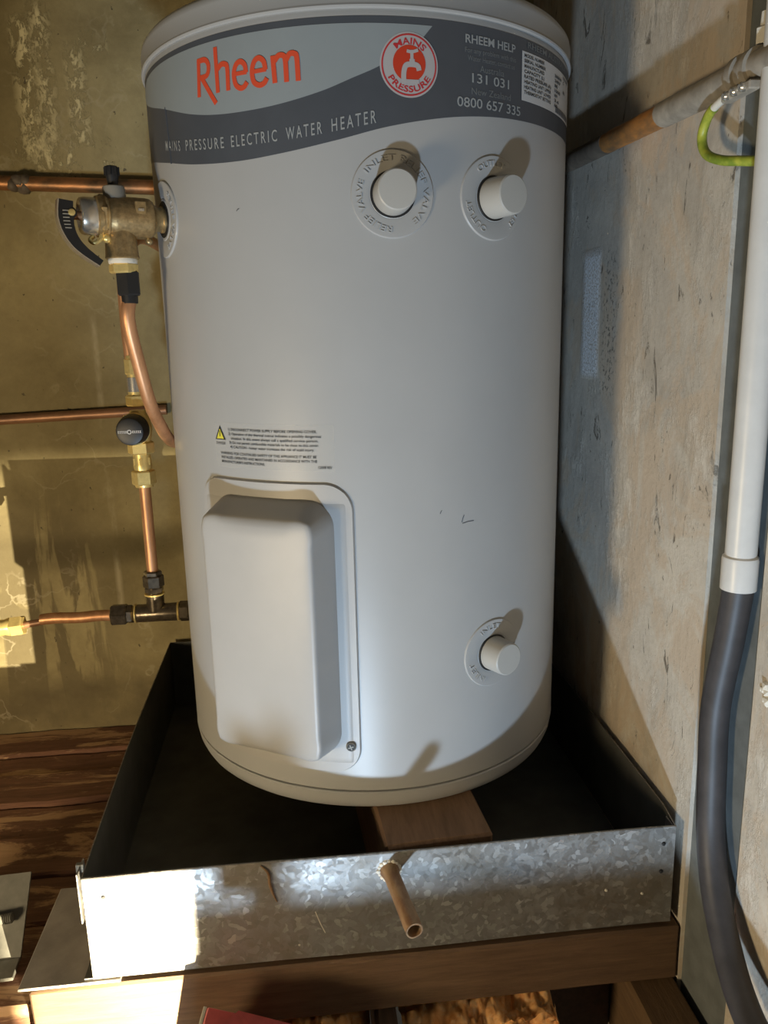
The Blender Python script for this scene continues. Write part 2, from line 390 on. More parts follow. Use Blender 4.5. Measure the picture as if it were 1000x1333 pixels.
def batt(name, x0, x1, y0, y1, ztop, seed, label):
    nx, ny = int((x1-x0)/0.0022), 70
    bm = bmesh.new(); g = []
    for i in range(nx+1):
        row = []
        for j in range(ny+1):
            u, v = i/nx, j/ny
            # v: 0 at bottom front, goes up the front face, then back over the top
            x = x0+(x1-x0)*u
            if v < 0.5: y, z, n_ = y0, ztop-0.09+0.085*(v/0.5), Vector((0, -1, 0.15))
            else:
                w = (v-0.5)/0.5; y, z, n_ = y0+(y1-y0)*w, ztop, Vector((0, -0.3*(1-w), 1))
            q = Vector((x, y, z))
            d = noise.fractal(q*55+Vector((seed, 0, 0)), 0.7, 2.1, 6)*0.011+noise.turbulence(q*30+Vector((0, seed, 0)), 4, False)*0.010-0.008
            e = min(u, 1-u); d -= max(0, 0.05-e)*0.25
            row.append(bm.verts.new(q+n_*d+Vector((noise.noise(q*120), 0, noise.noise(q*130)))*0.002))
        g.append(row)
    for i in range(nx):
        for j in range(ny): bm.faces.new((g[i][j], g[i+1][j], g[i+1][j+1], g[i][j+1]))
    o = finish(name, bm, 'insulation', loc=((x0+x1)/2, y0, ztop-0.09), angle=80)
    tag(o, label, 'insulation'); return o
batt('insulation_batt', -0.006, 0.162, -0.336, -0.05, -0.193, 3.1, 'fluffy orange insulation batt under the bearer, right of the dark joist')
batt('insulation_batt', -0.175, -0.038, -0.334, -0.05, -0.194, 8.7, 'fluffy orange insulation batt under the bearer beside the red carton')
obox_ = obox('joist_blocking', (0.165, -0.27, -0.290), (0.243, -0.22, -0.190), 'dark_wood', bev=0.002, loc=(0.2, -0.24, -0.29))
tag(obox_, 'dark timber blocking in the shadow between insulation and joist end', 'beam')

o = obox('added_shade_joist', (-0.26, -0.74, -0.44), (0.243, -0.69, -0.262), 'joist_wood', bev=0.003, loc=(0, -0.71, -0.44))  # unseen timber, added to keep the cool torch off the lower tray
tag(o, 'unseen timber added in front of the bearer to shade the lower tray', None, kind='structure')

# unseen lamp added below the camera, masked to throw the tray's bright patch
LW = Vector((-0.197, -0.62, -0.160))
wl = thing('added_lamp', (LW.x, LW.y-0.03, -0.262), 'small unseen lamp added to throw a bright patch on the tray', 'lamp')
obox('added_lamp_back', (LW.x-0.025, LW.y-0.024, LW.z-0.020), (LW.x+0.014, LW.y-0.008, LW.z+0.020), 'black_plastic', wl, 0.002)
for lo, hi in (((0.004, -0.008, -0.020), (0.014, 0.030, 0.020)), ((-0.025, -0.008, -0.020), (-0.0181, 0.030, 0.020)), ((-0.0181, -0.008, 0.0150), (0.004, 0.030, 0.020)), ((-0.0181, -0.008, -0.020), (0.004, 0.030, -0.0135))):
    obox('light_mask_bar', tuple(LW[k]+lo[k] for k in range(3)), tuple(LW[k]+hi[k] for k in range(3)), 'black_plastic', wl, 0.0)
obox('light_mask_edge', (LW.x-0.0021, LW.y+0.027, LW.z-0.020), (LW.x+0.006, LW.y+0.030, LW.z+0.020), 'black_plastic', wl, 0.0)
obox('added_lamp_arm', (LW.x-0.008, -0.74, -0.262), (LW.x+0.008, LW.y-0.022, -0.178), 'black_plastic', wl, 0.002)
ld = lamp('added_lamp_light', 'SPOT', LW, LW+Vector((-0.22, 1, 0.02)), 110, (1.0, 0.86, 0.58), 0.0012, 130, 0.1)
ld.parent = wl; ld.matrix_parent_inverse = Matrix.Translation(-Vector(wl.location))

bm = bmesh.new(); box(bm, (-1.9, -0.285, -0.40), (-0.392, -0.166, FL-0.004), 0.003)
o = finish('edge_board', bm, 'boards_red', loc=(-0.8, -0.2, -0.4)); tag(o, 'dark red timber board along the front edge of the floor at lower left', 'board')

# red carton with a torn lid flap, in front of the bearer
rc = thing('red_carton', (-0.150, -0.385, -0.30), 'red card carton with a torn corner below the bearer', 'carton')
Mc = Matrix.Translation((-0.198, -0.360, -0.113)) @ Matrix.Rotation(math.radians(-7), 4, 'Z') @ Matrix.Rotation(math.radians(15), 4, 'Y') @ Matrix.Rotation(math.radians(12), 4, 'X')
obox('carton_body', (0.0, -0.075, -0.075), (0.105, 0.0, -0.002), 'red_card', rc, 0.0015, M_=Mc)
obox('carton_edge', (-0.0035, -0.075, -0.075), (-0.0002, 0.0, -0.003), 'card_edge', rc, 0.0004, M_=Mc)
for nm, a in (('carton_flap', ((0.004, -0.035, -0.0015), (0.030, -0.002, -0.0015), (0.103, -0.002, -0.0015), (0.103, -0.060, -0.0015), (0.06, -0.050, -0.0015))), ('carton_flap', ((0.002, -0.073, -0.0015), (0.05, -0.056, -0.0015), (0.103, -0.066, -0.0015), (0.103, -0.073, -0.0015)))):
    bm = bmesh.new(); n_ = len(a)
    lo_ = [bm.verts.new(p) for p in a]; hi_ = [bm.verts.new((p[0], p[1], p[2]+0.002+0.004*(p[0] < 0.06))) for p in a]
    bm.faces.new(lo_[::-1]); bm.faces.new(hi_)
    for k in range(n_): bm.faces.new((lo_[k], lo_[(k+1) % n_], hi_[(k+1) % n_], hi_[k]))
    bmesh.ops.transform(bm, matrix=Mc, verts=bm.verts); finish(nm, bm, 'red_card', rc, smooth=False)
bm = bmesh.new(); v = [bm.verts.new(q) for q in ((0.045, -0.012, 0.0012), (0.062, -0.010, 0.0012), (0.066, -0.020, 0.0012), (0.050, -0.024, 0.0012))]; bm.faces.new(v)
bmesh.ops.transform(bm, matrix=Mc, verts=bm.verts); finish('worn_patch', bm, 'card_edge', rc, smooth=False)

# grey metal bracket box with a threaded bolt, at the left edge
br = thing('metal_bracket', (-0.47, -0.135, FL), 'grey metal bracket plate with a slot standing on the boards at far left', 'bracket')
Mb = Matrix.Translation((-0.458, -0.226, FL)) @ Matrix.Rotation(math.radians(3), 4, 'Z') @ Matrix.Rotation(math.radians(-50), 4, 'X')
bm = bmesh.new()
for lo, hi in (((-0.10, -0.002, 0.0), (-0.022, 0.002, 0.092)), ((0.002, -0.002, 0.0), (0.037, 0.002, 0.092)), ((-0.022, -0.002, 0.0), (0.002, 0.002, 0.045)), ((-0.022, -0.002, 0.066), (0.002, 0.002, 0.092))):
    b2 = bmesh.new(); box(b2, lo, hi); me_ = bpy.data.meshes.new('tmp'); b2.to_mesh(me_); b2.free(); bm.from_mesh(me_); bpy.data.meshes.remove(me_)
bmesh.ops.transform(bm, matrix=Mb, verts=bm.verts); finish('upright_plate', bm, 'zinc_grey', br)
obox('foot_plate', (-0.10, -0.030, 0.000), (0.037, 0.0, 0.004), 'zinc_grey', br, 0.001, M_=Matrix.Translation((-0.458, -0.226, FL)) @ Matrix.Rotation(math.radians(4), 4, 'Z'))
bl = thing('threaded_bolt', (-0.475, -0.185, FL+0.02), 'short threaded bolt lying against the grey bracket', 'bolt')
bm = bmesh.new(); prof = []
for k in range(26): prof += [(k*0.0022, 0.0058), (k*0.0022+0.0011, 0.0045)]
lathe(bm, (-0.490, -0.2010, FL+0.0315), (1, 0.05, 0.06), prof, 20); finish('thread', bm, 'zinc_grey', bl, angle=60)
bm = bmesh.new(); hexnut(bm, (-0.490, -0.2010, FL+0.0315), (1, 0.05, 0.06), -0.008, 0.0, 0.0095); finish('bolt_head', bm, 'zinc_grey', bl)

# ------------------------------------------------------------------ safe tray
tray = thing('safe_tray', (-0.015, -0.01, -0.117), 'galvanised steel drip tray with a dark inside under the water heater', 'tray')
def sheet(name, pts, z0, z1, th, mats, inner_left):
    """vertical folded sheet along a plan polyline; mats outer, inner"""
    bm = bmesh.new(); n = len(pts); P = [Vector((x, y, 0)) for x, y in pts]
    N = []
    for i in range(n):
        d = (P[min(i+1, n-1)]-P[max(i-1, 0)]).normalized(); N.append(Vector((-d.y, d.x, 0)) if inner_left else Vector((d.y, -d.x, 0)))
    nz = 6; O, I = [], []
    for i in range(n):
        O.append([bm.verts.new(P[i]+Vector((0, 0, z0+(z1-z0)*k/nz))) for k in range(nz+1)])
        I.append([bm.verts.new(P[i]+N[i]*th+Vector((0, 0, z0+(z1-z0)*k/nz))) for k in range(nz+1)])
    for i in range(n-1):
        for k in range(nz):
            bm.faces.new((O[i][k], O[i+1][k], O[i+1][k+1], O[i][k+1]))
            f = bm.faces.new((I[i][k], I[i][k+1], I[i+1][k+1], I[i+1][k])); f.material_index = 1
        bm.faces.new((O[i][nz], O[i+1][nz], I[i+1][nz], I[i][nz])); bm.faces.new((O[i][0], I[i][0], I[i+1][0], O[i+1][0]))
    for i in (0, n-1):
        for k in range(nz): bm.faces.new((O[i][k], O[i][k+1], I[i][k+1], I[i][k]))
    bmesh.ops.recalc_face_normals(bm, faces=bm.faces)
    return finish(name, bm, mats, tray, angle=40)
TB = -0.1165
sheet('front_panel', [(-0.317+0.605*k/20, -0.3105+0.0012*math.sin(k/20*9)*(1 if 0 < k < 20 else 0)) for k in range(21)], TB, 0.0, 0.0012, ['galvanised', 'tray_inside'], True)
sheet('side_panel', [(x, y) for x, y in ((-0.317, -0.309), (-0.3207, -0.209), (-0.3246, -0.0765), (-0.3259, 0.013), (-0.3261, 0.1116), (-0.3261, 0.2925))][::-1], TB, 0.0, 0.0012, ['galvanised', 'tray_inside'], True)
sheet('side_panel', [(0.288, -0.309), (0.2928, -0.272), (0.2929, -0.2), (0.2923, -0.1), (0.291, 0.1), (0.290, 0.295)], TB, -0.0005, 0.0012, ['galvanised', 'tray_inside'], True)
sheet('back_panel', [(-0.3261, 0.2945), (0.290, 0.2970)][::-1], TB, 0.0, 0.0012, ['galvanised', 'tray_inside'], True)
bm = bmesh.new(); box(bm, (-0.326, -0.309, TB-0.001), (0.29, 0.296, TB+0.0006)); finish('tray_base', bm, 'tray_inside', tray)
# rolled hem along the front lip
bm = bmesh.new(); tube(bm, [Vector((-0.317+0.605*k/20, -0.3105+0.0012*math.sin(k/20*9)*(1 if 0 < k < 20 else 0), -0.0008)) for k in range(21)], 0.0011, 8); finish('hem', bm, 'galvanised', tray)
# folded corner tabs
for (x, y0, y1, zt) in ((-0.3195, -0.306, -0.280, 0.001), (0.2895, -0.306, -0.290, -0.002)):
    bm = bmesh.new(); box(bm, (x-0.0035, y0, -0.055), (x-0.0020, y1, zt), 0.0004); finish('corner_tab', bm, 'galvanised', tray)
bm = bmesh.new(); box(bm, (-0.3265, -0.2935, -0.006), (-0.3185, -0.2885, 0.003), 0.0006); finish('corner_clip', bm, 'zinc_grey', tray)
for (x, z) in ((0.2755, -0.0205), (0.2745, -0.0535), (-0.298, -0.023), (0.215, -0.071), (0.255, -0.079), (-0.110, -0.100)):
    bm = bmesh.new(); dark = x > 0.27 or x < -0.2
    lathe(bm, (x, -0.3095, z), (0, -1, 0), [(0, 0.0023), (0.0014, 0.0021), (0.0021, 0.0012)] if dark else [(0, 0.0016), (0.0012, 0.0012)], 12)
    finish('rivet', bm, 'hole_black' if dark else 'ptfe_tape', tray)
# dried sealant run and seam scratches on the front panel
bm = bmesh.new(); tube(bm, catmull([(-0.144, -0.3112, -0.003), (-0.137, -0.3114, -0.012), (-0.136, -0.3114, -0.024), (-0.1335, -0.3112, -0.036), (-0.130, -0.3110, -0.046)], 6), [0.0006+0.0009*math.sin(k/24*3.1) for k in range(25)], 8)
finish('sealant_run', bm, 'spout_rust', tray)
bm = bmesh.new(); tube(bm, catmull([(-0.092, -0.3110, -0.062), (-0.088, -0.3110, -0.075), (-0.083, -0.3110, -0.088)], 6), 0.0005, 8); finish('sealant_run', bm, 'ptfe_tape', tray)
# drain spout
sp0, sp1 = Vector((-0.0155, -0.309, -0.0215)), Vector((-0.0015, -0.3945, -0.0235))
bm = bmesh.new(); ax = (sp1-sp0); L = ax.length
lathe(bm, sp0, ax, [(0, 0.0102), (0.004, 0.0100), (0.010, 0.0082), (L*0.5, 0.0079), (L-0.012, 0.0083), (L, 0.0082), (L, 0.0068), (L-0.03, 0.0066), (0.012, 0.0066)], 28, cap0=False, cap1=True)
for v in bm.verts:
    v.co += noise.noise_vector(v.co*140)*0.0005
spout = finish('drain_spout', bm, 'spout_rust', tray)
bm = bmesh.new(); lathe(bm, sp0+ax.normalized()*(L-0.0285), ax, [(0, 0.0064), (0.0004, 0.0064)], 20); finish('spout_bore', bm, 'hole_black', spout)
bm = bmesh.new()
for k in range(16):
    a = k/16*6.283; bmesh.ops.create_icosphere(bm, subdivisions=1, radius=random.uniform(0.002, 0.0036), matrix=Matrix.Translation(sp0+Vector((math.cos(a)*0.0105, -0.002, math.sin(a)*0.0105))))
finish('solder_bead', bm, 'ptfe_tape', spout)

o = obox('timber_block', (-0.034, -0.300, TB+0.0008), (0.080, 0.16, -0.0005), 'block_wood', bev=0.003, loc=(0.023, -0.07, TB), rough=0.0006, cuts=3,
         M_=Matrix.Translation((0.023, -0.07, 0)) @ Matrix.Rotation(math.radians(4), 4, 'Z') @ Matrix.Translation((-0.023, 0.07, 0)))
tag(o, 'brown timber block propping the water heater inside the tray', 'block')

# ------------------------------------------------------------------ water heater
R = 0.24
heater = thing('water_heater', (0, 0, 0), 'tall pale grey cylindrical electric water heater standing in the metal tray', 'water heater')
def cp(a, z, w=0.0):
    """point on the tank: angle in degrees (0 front, + right), height, offset"""
    a = math.radians(a); r = R+w; return Vector((r*math.sin(a), -r*math.cos(a), z))
bm = bmesh.new()
lathe(bm, (0, 0, 0), (0, 0, 1), [(0.0236, 0.2365), (0.0240, 0.2392), (0.0248, 0.2400)]+[(0.03+0.75*k/10, R) for k in range(11)]+[(0.7855, R), (0.7868, 0.2392), (0.789, 0.2390)], 256, False, False)
finish('tank_jacket', bm, 'tank_paint', heater)
bm = bmesh.new()
lathe(bm, (0, 0, 0), (0, 0, 1), [(0, 0.05), (0.0, 0.2325), (0.0012, 0.2345), (0.004, 0.2360), (0.010, 0.2385), (0.0185, 0.2398), (0.0205, 0.2402), (0.0218, 0.2394), (0.0222, 0.2365), (0.0240, 0.2362)], 256, True, False)
finish('base_cap', bm, 'tank_paint', heater)
bm = bmesh.new()
lathe(bm, (0, 0, 0), (0, 0, 1), [(0.7878, 0.2388), (0.7872, 0.2412), (0.7880, 0.2430), (0.7895, 0.2434), (0.7908, 0.2428), (0.7918, 0.2422), (0.806, 0.2424), (0.8115, 0.2412), (0.8155, 0.2380), (0.8180, 0.2330), (0.8200, 0.2200), (0.8230, 0.10), (0.8235, 0.01)], 256, False, True)
finish('lid', bm, 'tank_paint', heater)

def lerp(tab, x):
    if x <= tab[0][0]: return tab[0][1]
    for (a, y0), (b_, y1) in zip(tab, tab[1:]):
        if x <= b_: 
            s = (x-a)/(b_-a); return y0+(y1-y0)*s
    return tab[-1][1]
def smooth_lerp(tab, x):
    # catmull-rom through table
    xs = [p[0] for p in tab]; n = len(tab)
    if x <= xs[0]: return tab[0][1]
    if x >= xs[-1]: return tab[-1][1]
    i = max(k for k in range(n-1) if xs[k] <= x)
    def sl(k):
        a, b_ = max(k-1, 0), min(k+1, n-1); return (tab[b_][1]-tab[a][1])/(tab[b_][0]-tab[a][0])
    h = xs[i+1]-xs[i]; s = (x-xs[i])/h
    return (2*s**3-3*s*s+1)*tab[i][1]+(s**3-2*s*s+s)*h*sl(i)+(-2*s**3+3*s*s)*tab[i+1][1]+(s**3-s*s)*h*sl(i+1)
def wrap_strip(name, a0, a1, low, high, w, mat, step=1.0, nz=4):
    bm = bmesh.new(); n = int((a1-a0)/step); g = []
    for i in range(n+1):
        a = a0+(a1-a0)*i/n; l, h_ = low(a), high(a)
        g.append([bm.verts.new(cp(a, l+(h_-l)*k/nz, w)) for k in range(nz+1)])
    for i in range(n):
        for k in range(nz): bm.faces.new((g[i][k], g[i+1][k], g[i+1][k+1], g[i][k+1]))
    return finish(name, bm, mat, heater)
BLOW = [(-100, 0.712), (-80, 0.701), (-61.6, 0.6868), (-46.6, 0.6752), (-33, 0.6708), (-20.9, 0.6738), (-9.3, 0.6815), (0.76, 0.6911), (9.3, 0.6978), (18.5, 0.7034), (29.2, 0.7072), (43.5, 0.7092), (62, 0.7097), (95, 0.7097)]
band = wrap_strip('label_band', -100, 95, lambda a: smooth_lerp(BLOW, a), lambda a: 0.7818, 0.0003, 'band_grey')
LLOW = [(-80, 0.766), (-76, 0.7565), (-69, 0.7465), (-59.8, 0.7362), (-46.7, 0.7203), (-37.6, 0.7139), (-28.3, 0.7127), (-20.3, 0.7156), (-12.2, 0.7227), (-5.6, 0.7323), (-0.3, 0.7409), (4.4, 0.7518), (8.65, 0.762), (11.7, 0.7755)]
wrap_strip('label_leaf', -80, 11.7, lambda a: smooth_lerp(LLOW, a), lambda a: lerp([(-80, 0.770), (-72, 0.7765), (-60, 0.7772), (-20, 0.7760), (12, 0.7757)], a), 0.0006, 'leaf_grey', 0.8)
# vertical wrinkle at the label's left end
bm = bmesh.new(); tube(bm, [cp(-58.5+1.0*k/10, 0.7365-0.0535*k/10, 0.0005) for k in range(11)], 0.0007, 6); finish('label_crease', bm, 'band_grey', heater)

# ---- lettering helpers
_tc = {}
def text2d(s, bold=0.0, space=1.0):
    """triangulated outlines of a text line: verts (x, y) with cap height 1, faces, width"""
    if (s, bold, space) in _tc: return _tc[(s, bold, space)]
    cu = bpy.data.curves.new('tmp_text', 'FONT'); cu.body = s; cu.size = 1.0; cu.resolution_u = 3; cu.offset = bold; cu.space_character = space
    ob = bpy.data.objects.new('tmp_text', cu); COL.objects.link(ob)
    dg = bpy.context.evaluated_depsgraph_get(); dg.update()
    me = bpy.data.meshes.new_from_object(ob.evaluated_get(dg))
    k = 1/0.73
    V = [(v.co.x*k, v.co.y*k) for v in me.vertices]; Fc = [tuple(p.vertices) for p in me.polygons]
    bpy.data.objects.remove(ob); bpy.data.curves.remove(cu); bpy.data.meshes.remove(me)
    xs = [v[0] for v in V]; x0 = min(xs); V = [(x-x0, y) for x, y in V]
    _tc[(s, bold, space)] = (V, Fc, max(xs)-x0); return _tc[(s, bold, space)]
DEG = math.degrees(1/R)          # degrees per metre along the jacket
def emit(bm, V, Fc, fn):
    vs_ = [bm.verts.new(fn(x, y)) for x, y in V]
    for f in Fc:
        try: bm.faces.new([vs_[i] for i in f])
        except ValueError: pass
def wrap_text(bm, s, aL, zL, aR, zR, h, w, bold=0.0, base=None, space=1.0):
    V, Fc, W = text2d(s, bold, space)
    def fn(x, y):
        q = x/W; a = aL+(aR-aL)*q
        z = (base(a) if base else zL+(zR-zL)*q)
        return cp(a, z+y*h, w)
    emit(bm, V, Fc, fn)
def ring_text(bm, s, ac, zc, rad, start, span, h, w, inward=False, bold=0.0, raise_=0.0):
    """letters round a circle; start in degrees clockwise from top; inward: tops to the centre, read anticlockwise"""
    V, Fc, W = text2d(s, bold)
    def fn_w(ww):
        def fn(x, y):
            th = math.radians(start+span*x/W); rr = rad+(-y*h if inward else y*h)
            return cp(ac+math.sin(th)*rr*DEG, zc+math.cos(th)*rr, ww)
        return fn
    emit(bm, V, Fc, fn_w(w))
    if raise_:
        # side walls: extrude outline edges
        n0 = len(bm.verts); base = [bm.verts.new(fn_w(w-raise_)(x, y)) for x, y in V]
        bm.verts.ensure_lookup_table(); off = n0-len(V)
        cnt = {}
        for f in Fc:
            for i in range(len(f)):
                e = (f[i], f[(i+1) % len(f)]); cnt[tuple(sorted(e))] = cnt.get(tuple(sorted(e)), 0)+1
        for (a, b_), c in cnt.items():
            if c == 1:
                try: bm.faces.new((bm.verts[off+a], bm.verts[off+b_], base[b_], base[a]))
                except ValueError: pass
def stroke(bm, pts, wd, fn, closed=False):
    """flat ribbon along 2D points (metres), mitred"""
    n = len(pts); P = [Vector((x, y)) for x, y in pts]; L_, R_ = [], []
    for i in range(n):
        a = P[i]-P[i-1] if i > 0 else P[1]-P[0]; c = P[i+1]-P[i] if i < n-1 else P[-1]-P[-2]
        a.normalize(); c.normalize(); nrm = Vector((-(a+c).y, (a+c).x)); nrm.normalize()
        k = 1/max(0.5, nrm.dot(Vector((-a.y, a.x))))
        L_.append(bm.verts.new(fn(*(P[i]+nrm*wd/2*k)))); R_.append(bm.verts.new(fn(*(P[i]-nrm*wd/2*k))))
    for i in range(n-1): bm.faces.new((R_[i], R_[i+1], L_[i+1], L_[i]))
def sm2(pts, n=6):
    return [(v.x, v.y) for v in catmull([(x, y, 0) for x, y in pts], n)]

RHEEM = [[(-42.8761, 0.76408), (-43.42881, 0.73264)], [(-43.36321, 0.76298), (-40.92016, 0.76284), (-39.89059, 0.75861), (-39.97636, 0.75225), (-40.77062, 0.74887), (-42.54144, 0.74854)], [(-42.23821, 0.74868), (-38.17062, 0.7235)], [(-37.49539, 0.77078), (-37.43686, 0.73218)], [(-37.12668, 0.752), (-36.01773, 0.75513), (-34.8879, 0.75452), (-34.40139, 0.75083), (-34.47014, 0.73213)], [(-32.6266, 0.74464), (-29.35063, 0.74451)], [(-29.52964, 0.74406), (-29.7574, 0.75065), (-30.85074, 0.75408), (-32.07235, 0.75171), (-32.68616, 0.74468), (-32.36906, 0.73608), (-31.25015, 0.73224), (-30.18881, 0.73275), (-29.38051, 0.7362)], [(-28.01017, 0.74376), (-24.57171, 0.74417)], [(-24.73859, 0.74371), (-25.05899, 0.7508), (-26.1894, 0.7543), (-27.38034, 0.75167), (-28.00107, 0.7443), (-27.69791, 0.73565), (-26.43086, 0.73205), (-25.21987, 0.73311), (-24.46553, 0.73698)], [(-22.89605, 0.75446), (-22.63948, 0.73194)], [(-22.54643, 0.74977), (-21.56163, 0.75385), (-20.44622, 0.75337), (-20.04652, 0.74906), (-19.96454, 0.73177)], [(-19.88875, 0.74954), (-19.025, 0.75424), (-17.93241, 0.75401), (-17.48015, 0.75043), (-17.35357, 0.73176)]]
bm = bmesh.new()
for i, s in enumerate(RHEEM):
    q = [(a/DEG, z) for a, z in s]
    if len(q) > 2: q = sm2(q, 5)
    else: q = [(q[0][0]+(q[1][0]-q[0][0])*k/8, q[0][1]+(q[1][1]-q[0][1])*k/8) for k in range(9)]
    stroke(bm, q, 0.0036 if i in (5, 7) else 0.0046, lambda x, y: cp(x*DEG, y, 0.0010+0.00003*i))
finish('brand_lettering', bm, 'logo_red', heater, smooth=False)['label'] = 'red brand lettering'
TB_ = [(-60, 0.6973), (-52.2, 0.6912), (-49.9, 0.6898), (-36.6, 0.6842), (-22.7, 0.6838), (-12.5, 0.6873), (-0.9, 0.6950)]
bs = lambda a: smooth_lerp(TB_, a)
for s, a0, a1, h in (('MAINS', -59.8, -52.2, 0.0088), ('PRESSURE', -49.8, -36.7, 0.0090), ('ELECTRIC', -34.6, -22.8, 0.0092), ('WATER', -20.7, -12.6, 0.0096), ('HEATER', -10.5, -0.9, 0.0100)):
    bm = bmesh.new(); wrap_text(bm, s, a0, 0, a1, 0, h*1.12, 0.0009, 0.008, bs, 1.45); finish('slogan_lettering', bm, 'print_grey', heater, smooth=False)

# emblem
def disc(bm, ac, zc, r0, r1, w, seg=64, rings=4):
    g = []
    for i in range(rings+1):
        r = r0+(r1-r0)*i/rings
        if r < 1e-6: g.append([bm.verts.new(cp(ac, zc, w))]*seg); continue
        g.append([bm.verts.new(cp(ac+math.sin(k*2*math.pi/seg)*r*DEG, zc+math.cos(k*2*math.pi/seg)*r, w)) for k in range(seg)])
    for i in range(rings):
        for k in range(seg):
            q = [g[i][k], g[i+1][k], g[i+1][(k+1) % seg], g[i][(k+1) % seg]]; q2 = []
            for v in q:
                if v not in q2: q2.append(v)
            bm.faces.new(q2)
EA, EZ, ER = 6.5, 0.7428, 0.0268
bm = bmesh.new(); disc(bm, EA, EZ, 0, ER, 0.0009); emb = finish('emblem', bm, 'emblem_white', heater, smooth=False)
bm = bmesh.new(); disc(bm, EA, EZ, ER*0.895, ER*0.945, 0.0012, 64, 1); finish('emblem_ring', bm, 'emblem_red', emb, smooth=False)
bm = bmesh.new(); disc(bm, EA, EZ+0.0012, 0, ER*0.56, 0.0012, 48, 3); finish('emblem_disc', bm, 'emblem_orange', emb, smooth=False)
bm = bmesh.new()
ring_text(bm, 'MAINS', EA, EZ, ER*0.63, -42, 90, ER*0.20, 0.0012, False, 0.02)
ring_text(bm, 'PRESSURE', EA, EZ, ER*0.83, 242, -124, ER*0.20, 0.0012, True, 0.02)
finish('emblem_lettering', bm, 'emblem_red', emb, smooth=False)
bm = bmesh.new(); ef = lambda x, y: cp(EA+x*ER*DEG, EZ+y*ER, 0.0015)
stroke(bm, [(-0.09, 0.42), (0.02, 0.40), (0.15, 0.41), (0.30, 0.46)], 0.10, ef)
stroke(bm, [(0.08, 0.42), (0.09, 0.05)], 0.11, ef); stroke(bm, [(0.0, 0.13), (0.18, 0.13)], 0.10, ef)
stroke(bm, sm2([(-0.20, -0.60), (-0.20, -0.25), (-0.12, -0.02), (0.10, 0.02), (0.28, -0.02), (0.33, -0.16)], 5), 0.17, ef)
stroke(bm, [(-0.26, -0.50), (0.32, -0.50)], 0.12, ef)
finish('emblem_tap', bm, 'emblem_white', emb, smooth=False)

# help lines
def line(name, mat, *args):
    bm = bmesh.new(); wrap_text(bm, *args); finish(name, bm, mat, heater, smooth=False)
line('help_lettering', 'print_grey', 'RHEEM HELP', 19.6, 0.7660, 34.0, 0.7660, 0.0072, 0.0009, 0.02)
line('help_small_lettering', 'print_dim', 'For any problem with this', 19.5, 0.7580, 34.2, 0.7580, 0.0046, 0.0009)
line('help_small_lettering', 'print_dim', 'Water Heater, contact us', 20.2, 0.7515, 33.8, 0.7515, 0.0046, 0.0009)
line('help_small_lettering', 'print_dim', 'Australia', 23.4, 0.7430, 30.4, 0.7430, 0.0060, 0.0009)
line('help_lettering', 'print_grey', '131 031', 21.3, 0.7335, 32.0, 0.7335, 0.0082, 0.0009, 0.01)
line('help_small_lettering', 'print_dim', 'New Zealand', 21.2, 0.7235, 32.6, 0.7235, 0.0060, 0.0009)
line('help_lettering', 'print_grey', '0800 657 335', 17.5, 0.7122, 36.0, 0.7122, 0.0086, 0.0009, 0.01)
line('maker_lettering', 'print_dim', 'RHEEM AUSTRALIA', 38.5, 0.7745, 62, 0.7745, 0.0055, 0.0009, 0.01)
pl_ = wrap_strip('rating_plate', 36.4, 68, lambda a: 0.7270, lambda a: 0.7705, 0.0008, 'plate_white')
bm = bmesh.new()
for i, (s, v1, v2) in enumerate((('MODEL NUMBER', '', '191080'), ('SERIAL NUMBER', '3600W', 'G'), ('MANUFACTURED', '240V', ''), ('CAPACITY (L)', '80', '80'), ('RATED PRESSURE kPa', '1000', ''), ('HEATING UNIT UPPER', 'kW', ''), ('HEATING UNIT LOWER', '3.6', ''), ('THERMOSTAT SETTING', '60', ''))):
    z = 0.7655-i*0.0046; wrap_text(bm, s, 37.2, z, 37.2+min(12.5, 0.72*len(s)), z, 0.0030, 0.0012, 0.02)
    if v1: wrap_text(bm, v1, 52, z, 52+1.1*len(v1), z, 0.0030, 0.0012, 0.02)
    if v2: wrap_text(bm, v2, 59, z, 59+1.0*len(v2), z, 0.0030, 0.0012, 0.02)
a = 53.0
while a < 66:
    wd = random.choice((0.12, 0.2, 0.35)); 
    for k in (0,):
        v = [bm.verts.new(cp(q, z, 0.0012)) for q, z in ((a, 0.7285), (a+wd, 0.7285), (a+wd, 0.7345), (a, 0.7345))]; bm.faces.new(v)
    a += wd+random.choice((0.12, 0.2))
finish('rating_lettering', bm, 'print_black', heater, smooth=False)

# warning sticker
wrap_strip('warning_sticker', -46.5, -12.5, lambda a: 0.3775, lambda a: 0.4235, 0.0003, 'sticker_film')
ws = [('1) DISCONNECT POWER SUPPLY BEFORE OPENING COVER.', -41.4, -16.6, 0.4155), ('2) Operation of the thermal cutout indicates a possibly dangerous', -41.4, -15.6, 0.4110), ('situation. In this event always call a qualified service person.', -40.6, -16.3, 0.4065), ('3) Do not permit combustible materials to be close to this cover.', -41.2, -16.2, 0.4020), ('4) CAUTION - hotter water increases the risk of scald injury.', -41.0, -17.4, 0.3975), ('WARNING: FOR CONTINUED SAFETY OF THIS APPLIANCE IT MUST BE', -44.6, -16.9, 0.3905), ('INSTALLED, OPERATED AND MAINTAINED IN ACCORDANCE WITH THE', -44.4, -16.8, 0.3860), ("MANUFACTURER'S INSTRUCTIONS.", -44.4, -30.5, 0.3815), ('123508 REV', -16.6, -13.2, 0.3800)]
for s, a0, a1, z in ws: line('warning_lettering', 'print_black', s, a0, z, a1, z, 0.0027, 0.0007, 0.012)
line('danger_lettering', 'print_black', 'DANGER', -46.0, 0.4005, -42.6, 0.4005, 0.0028, 0.0007, 0.0)
